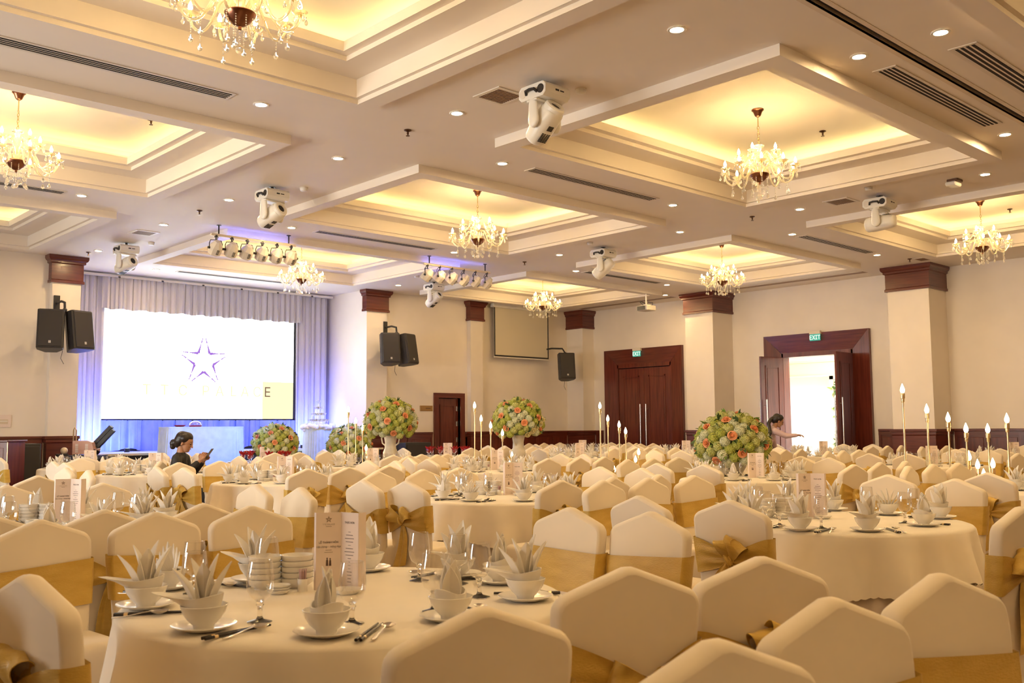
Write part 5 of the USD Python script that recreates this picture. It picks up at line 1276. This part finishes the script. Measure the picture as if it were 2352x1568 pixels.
# ------------------------------------------------------------------ people
def hullbody(bones, edge=.018, iters=8):
    """bones: pairs of (centre, radius); the hull of every pair, joined, refined and smoothed into one surface."""
    ms = []
    for (a, ra), (b, rb) in bones:
        A = manifold3d.Manifold.sphere(ra, 20).translate([float(q) for q in a]); B = manifold3d.Manifold.sphere(rb, 20).translate([float(q) for q in b])
        ms.append(manifold3d.Manifold.batch_hull([A, B]))
    m = manifold3d.Manifold.batch_boolean(ms, manifold3d.OpType.Add).refine_to_length(edge)
    k = m.to_mesh(); t = trimesh.Trimesh(k.vert_properties[:, :3], k.tri_verts, process=True)
    trimesh.smoothing.filter_taubin(t, iterations=iters)
    return np.asarray(t.vertices), np.asarray(t.faces)
def head_bones(c, fwd, up):
    c, fwd, up = np.array(c), np.array(fwd, float), np.array(up, float)
    fwd /= np.linalg.norm(fwd); sd = np.cross(up, fwd); sd /= np.linalg.norm(sd); up = np.cross(fwd, sd)
    P = lambda f, s, u: c+fwd*f+sd*s+up*u
    b = [((P(-.02, 0, .04), .078), (P(.02, 0, .035), .075)), ((P(.035, 0, -.01), .058), (P(.045, 0, -.065), .040)), ((P(.065, 0, -.075), .024), (P(.05, 0, -.05), .035)),
         ((P(.092, 0, .012), .010), (P(.106, 0, -.020), .0125)), ((P(.075, .028, .025), .016), (P(.075, -.028, .025), .016)), ((P(.088, .014, -.048), .0085), (P(.088, -.014, -.048), .0085)),
         ((P(.0, .074, .0), .016), (P(-.006, .076, -.022), .010)), ((P(.0, -.074, .0), .016), (P(-.006, -.076, -.022), .010))]
    return b, P, (fwd, sd, up)
def hand_bones(w, d, n, curl=.6):
    """w: wrist; d: along the hand; n: out of the palm. Palm, four fingers of unequal length, and a thumb off the side."""
    w, d, n = np.array(w), np.array(d, float), np.array(n, float); d /= np.linalg.norm(d); s = np.cross(d, n); s /= np.linalg.norm(s); n = np.cross(s, d)
    b = [((w, .022), (w+d*.05+s*.022, .015)), ((w, .022), (w+d*.05-s*.022, .015)), ((w+d*.05+s*.022, .014), (w+d*.05-s*.022, .014))]
    for k, L in enumerate((.068, .076, .070, .055)):
        o = w+d*.055+s*(.026-.0175*k)
        m1 = o+(d*math.cos(curl*.6)+n*math.sin(curl*.6))*L*.45; m2 = m1+(d*math.cos(curl*1.5)+n*math.sin(curl*1.5))*L*.32; m3 = m2+(d*math.cos(curl*2.2)+n*math.sin(curl*2.2))*L*.25
        b += [((o, .0092), (m1, .0085)), ((m1, .0085), (m2, .008)), ((m2, .008), (m3, .0068))]
    o = w+d*.015+s*.02; m1 = o+(d*.6+s*.7+n*.25)*.035; m2 = m1+(d*.85+s*.15+n*.5)*.03
    return b+[((o, .012), (m1, .0105)), ((m1, .0105), (m2, .0085))]
RX = np.array([_r0[0], _r0[1], 0.]); AW = np.array([math.cos(YAW), math.sin(YAW), 0.]); UPV = np.array([0, 0, 1.])
# seated woman with a phone, in profile facing the right of the picture, on a chair of the table behind her
base = np.array([*tocam(424, 1010, 12.0)[:2], 0.])
Q = lambda r, a, u: base+RX*r+AW*a+UPV*u
w1 = thing('person', 'seated woman in a black suit with a hair bun looking at her phone', 'person')
hc = Q(.0, 0, 1.175)
hb, HP, ax = head_bones(hc, RX*.93-UPV*.30, UPV+RX*.30)
lw, rw = Q(.225, -.06, .965), Q(.235, .05, .965)
body = hb+[((HP(-.02, 0, -.06), .046), (Q(-.045, 0, 1.03), .055))]
body += [((Q(-.05, 0, 1.0), .07), (Q(-.09, 0, .75), .11)), ((Q(-.09, 0, .75), .11), (Q(-.07, 0, .54), .13))]
for sgn, wr in ((-1, lw), (1, rw)):
    body += [((Q(-.04, sgn*.15, .985), .045), (Q(.0, sgn*.20, .74), .038)), ((Q(.0, sgn*.20, .74), .036), (wr, .022)),
             ((Q(-.05, sgn*.09, .54), .08), (Q(.36, sgn*.10, .52), .058)), ((Q(.36, sgn*.10, .50), .055), (Q(.34, sgn*.10, .09), .036)), ((Q(.34, sgn*.10, .06), .035), (Q(.47, sgn*.10, .035), .028))]
body += hand_bones(lw, (.62, 0, .78) @ np.stack([RX, AW, UPV]) if False else RX*.45+UPV*.9, AW, .75)+hand_bones(rw, RX*.45+UPV*.9, -AW, .75)
part(w1, 'body', hullbody(body, .012, 6), 'skin', True)
jk = [((Q(-.045, 0, 1.005), .078), (Q(-.09, 0, .76), .125)), ((Q(-.09, 0, .76), .125), (Q(-.07, 0, .56), .145)), ((Q(-.045, -.13, .99), .062), (Q(-.045, .13, .99), .062)), ((Q(-.045, -.13, .985), .06), (Q(-.09, -.09, .72), .09)), ((Q(-.045, .13, .985), .06), (Q(-.09, .09, .72), .09))]
for sgn, wr in ((-1, lw), (1, rw)):
    e = Q(.0, sgn*.20, .74); jk += [((Q(-.04, sgn*.155, .98), .062), (e, .052)), ((e, .05), (wr+(e-wr)*.18, .036))]
part(w1, 'jacket', hullbody(jk, .02, 8), 'suit_black', True, 'black suit jacket')
tr_ = []
for sgn in (-1, 1): tr_ += [((Q(-.05, sgn*.09, .55), .10), (Q(.36, sgn*.10, .525), .072)), ((Q(.36, sgn*.10, .51), .07), (Q(.34, sgn*.10, .12), .055))]
part(w1, 'trousers', hullbody(tr_, .025, 6), 'trouser', True)
hr = [((HP(-.045, 0, .055), .086), (HP(.012, 0, .073), .072)), ((HP(-.055, 0, .02), .082), (HP(-.07, 0, -.03), .055)), ((HP(-.005, .035, .06), .065), (HP(-.005, -.035, .06), .065)), ((HP(.03, .02, .088), .044), (HP(.03, -.02, .088), .044)),
      ((HP(-.135, 0, -.03), .040), (HP(-.125, 0, -.085), .034)), ((HP(-.10, 0, -.02), .045), (HP(-.135, 0, -.045), .042))]
part(w1, 'hair', hullbody(hr, .012, 5), 'hair', True, 'black hair pinned in a low bun')
part(w1, 'hair_clip', cat_([ball(HP(-.105, s_*.03, .005), .012, 2) for s_ in (-1, 1)]), 'chrome_pull')
part(w1, 'eyes', cat_([xf(ball((0, 0, 0), .009, 2), HP(.088, s_*.030, .012)) for s_ in (-1, 1)]), 'black_lacquer'); part(w1, 'eyebrows', cat_([tube([HP(.088, s_*.016, .034), HP(.088, s_*.03, .038), HP(.074, s_*.046, .034)], .0035, 5) for s_ in (-1, 1)]), 'hair')
part(w1, 'lips', tube([HP(.088, .018, -.048), HP(.098, 0, -.047), HP(.088, -.018, -.048)], .006, 6), 'blouse_pink')
pc = (lw+rw)/2+RX*.075+UPV*.07
ph = thing('phone', 'dark smartphone held up by the seated woman', 'phone', tuple(pc), math.atan2(RX[1], RX[0]), 0, .62)
part(ph, 'case', box(-.005, .004, -.038, .038, -.075, .085, .003), 'phone', False); part(ph, 'screen', box(-.0062, -.005, -.034, .034, -.068, .078), 'black_lacquer', False)
place_chair(base[0]-RX[0]*.30, base[1]-RX[1]*.30, 'S', 'white covered chair with gold sash that the seated woman sits on', 5.4, 12.6, 1, turn=math.atan2(RX[1], RX[0])-PI/2)
# waitress leaning over a table by the open door
hp = tocam(1787, 966, 18.4); base = np.array([hp[0], hp[1], 0.])
HZ = hp[2]
Q = lambda r, a, u: base+RX*r+AW*a+UPV*u
w2 = thing('person', 'waitress in a pink blouse with a ponytail leaning over to a menu', 'person')
hc = Q(.0, 0, HZ-.01); hb, HP, ax = head_bones(hc, RX*.9-UPV*.42, UPV+RX*.42)
neck, hip = Q(-.10, 0, HZ-.17), Q(-.30, 0, .93)
hand = np.array(tocam(1836, 999, 18.1)); sh = neck+AW*-.15-UPV*.03+RX*.0; el = (sh+hand)/2+UPV*-.05-RX*.02
sh2 = neck+AW*.15-UPV*.03; el2 = sh2+RX*.06-UPV*.30; ha2 = el2+RX*.16-UPV*.16
body = hb+[((HP(-.02, 0, -.06), .045), (neck, .055)), ((neck, .07), ((neck+hip)/2, .11)), (((neck+hip)/2, .11), (hip, .12)), ((sh, .045), (el, .036)), ((el, .035), (hand-(hand-el)*.16, .022)), ((sh2, .045), (el2, .036)), ((el2, .035), (ha2, .022)), ((sh, .05), (sh2, .05))]
for sgn in (-1, 1): body += [((hip+AW*sgn*.09-UPV*.03, .095), (Q(-.24, sgn*.10, .48), .06)), ((Q(-.24, sgn*.10, .48), .058), (Q(-.28, sgn*.10, .09), .038)), ((Q(-.28, sgn*.10, .05), .034), (Q(-.15, sgn*.10, .03), .026))]
wr_ = hand-(hand-el)*.16
body += hand_bones(wr_, (hand-el), -UPV, .5)+hand_bones(ha2, RX*.6-UPV*.6, AW, .5)
part(w2, 'body', hullbody(body, .012, 6), 'skin', True)
bl = [((neck+RX*-.01, .082), ((neck+hip)/2, .125)), (((neck+hip)/2, .125), (hip+UPV*.06, .13)), ((sh, .062), (sh2, .062)), ((sh, .062), (el, .05)), ((el, .048), (wr_-(wr_-el)*.12, .034)), ((sh2, .062), (el2, .05)), ((el2, .048), (ha2-(ha2-el2)*.15, .034))]
part(w2, 'blouse', hullbody(bl, .02, 8), 'blouse_pink', True, 'pale pink long sleeved blouse')
sk = []
for sgn in (-1, 1): sk += [((hip+AW*sgn*.07+UPV*.0, .135), (Q(-.25, sgn*.09, .5), .095)), ((Q(-.25, sgn*.10, .5), .085), (Q(-.28, sgn*.10, .10), .06))]
part(w2, 'trousers', hullbody(sk, .025, 6), 'trouser', True, 'black trousers')
hr = [((HP(-.045, 0, .055), .084), (HP(.012, 0, .072), .070)), ((HP(-.05, 0, .02), .080), (HP(-.07, 0, -.02), .055)), ((HP(-.005, .035, .058), .064), (HP(-.005, -.035, .058), .064)), ((HP(.03, .02, .086), .043), (HP(.03, -.02, .086), .043)), ((HP(-.11, 0, .02), .035), (HP(-.15, -.03, -.04), .038))]
pt = [HP(-.15, -.04, -.04), HP(-.17, -.09, -.12), Q(-.20, -.17, HZ-.24), Q(-.27, -.17, HZ-.36), Q(-.31, -.16, HZ-.42)]
hr += [((pt[i], .038-.004*i), (pt[i+1], .036-.005*i)) for i in range(4)]
part(w2, 'hair', hullbody(hr, .012, 5), 'hair', True, 'long dark ponytail')
part(w2, 'eyes', cat_([ball(HP(.088, s_*.030, .012), .009, 2) for s_ in (-1, 1)]), 'black_lacquer'); part(w2, 'lips', tube([HP(.088, .018, -.048), HP(.098, 0, -.047), HP(.088, -.018, -.048)], .006, 6), 'blouse_pink')
# things on other people's side: the paper bag the waitress reaches for
bagp = tocam(1847, 1035, 18.0)
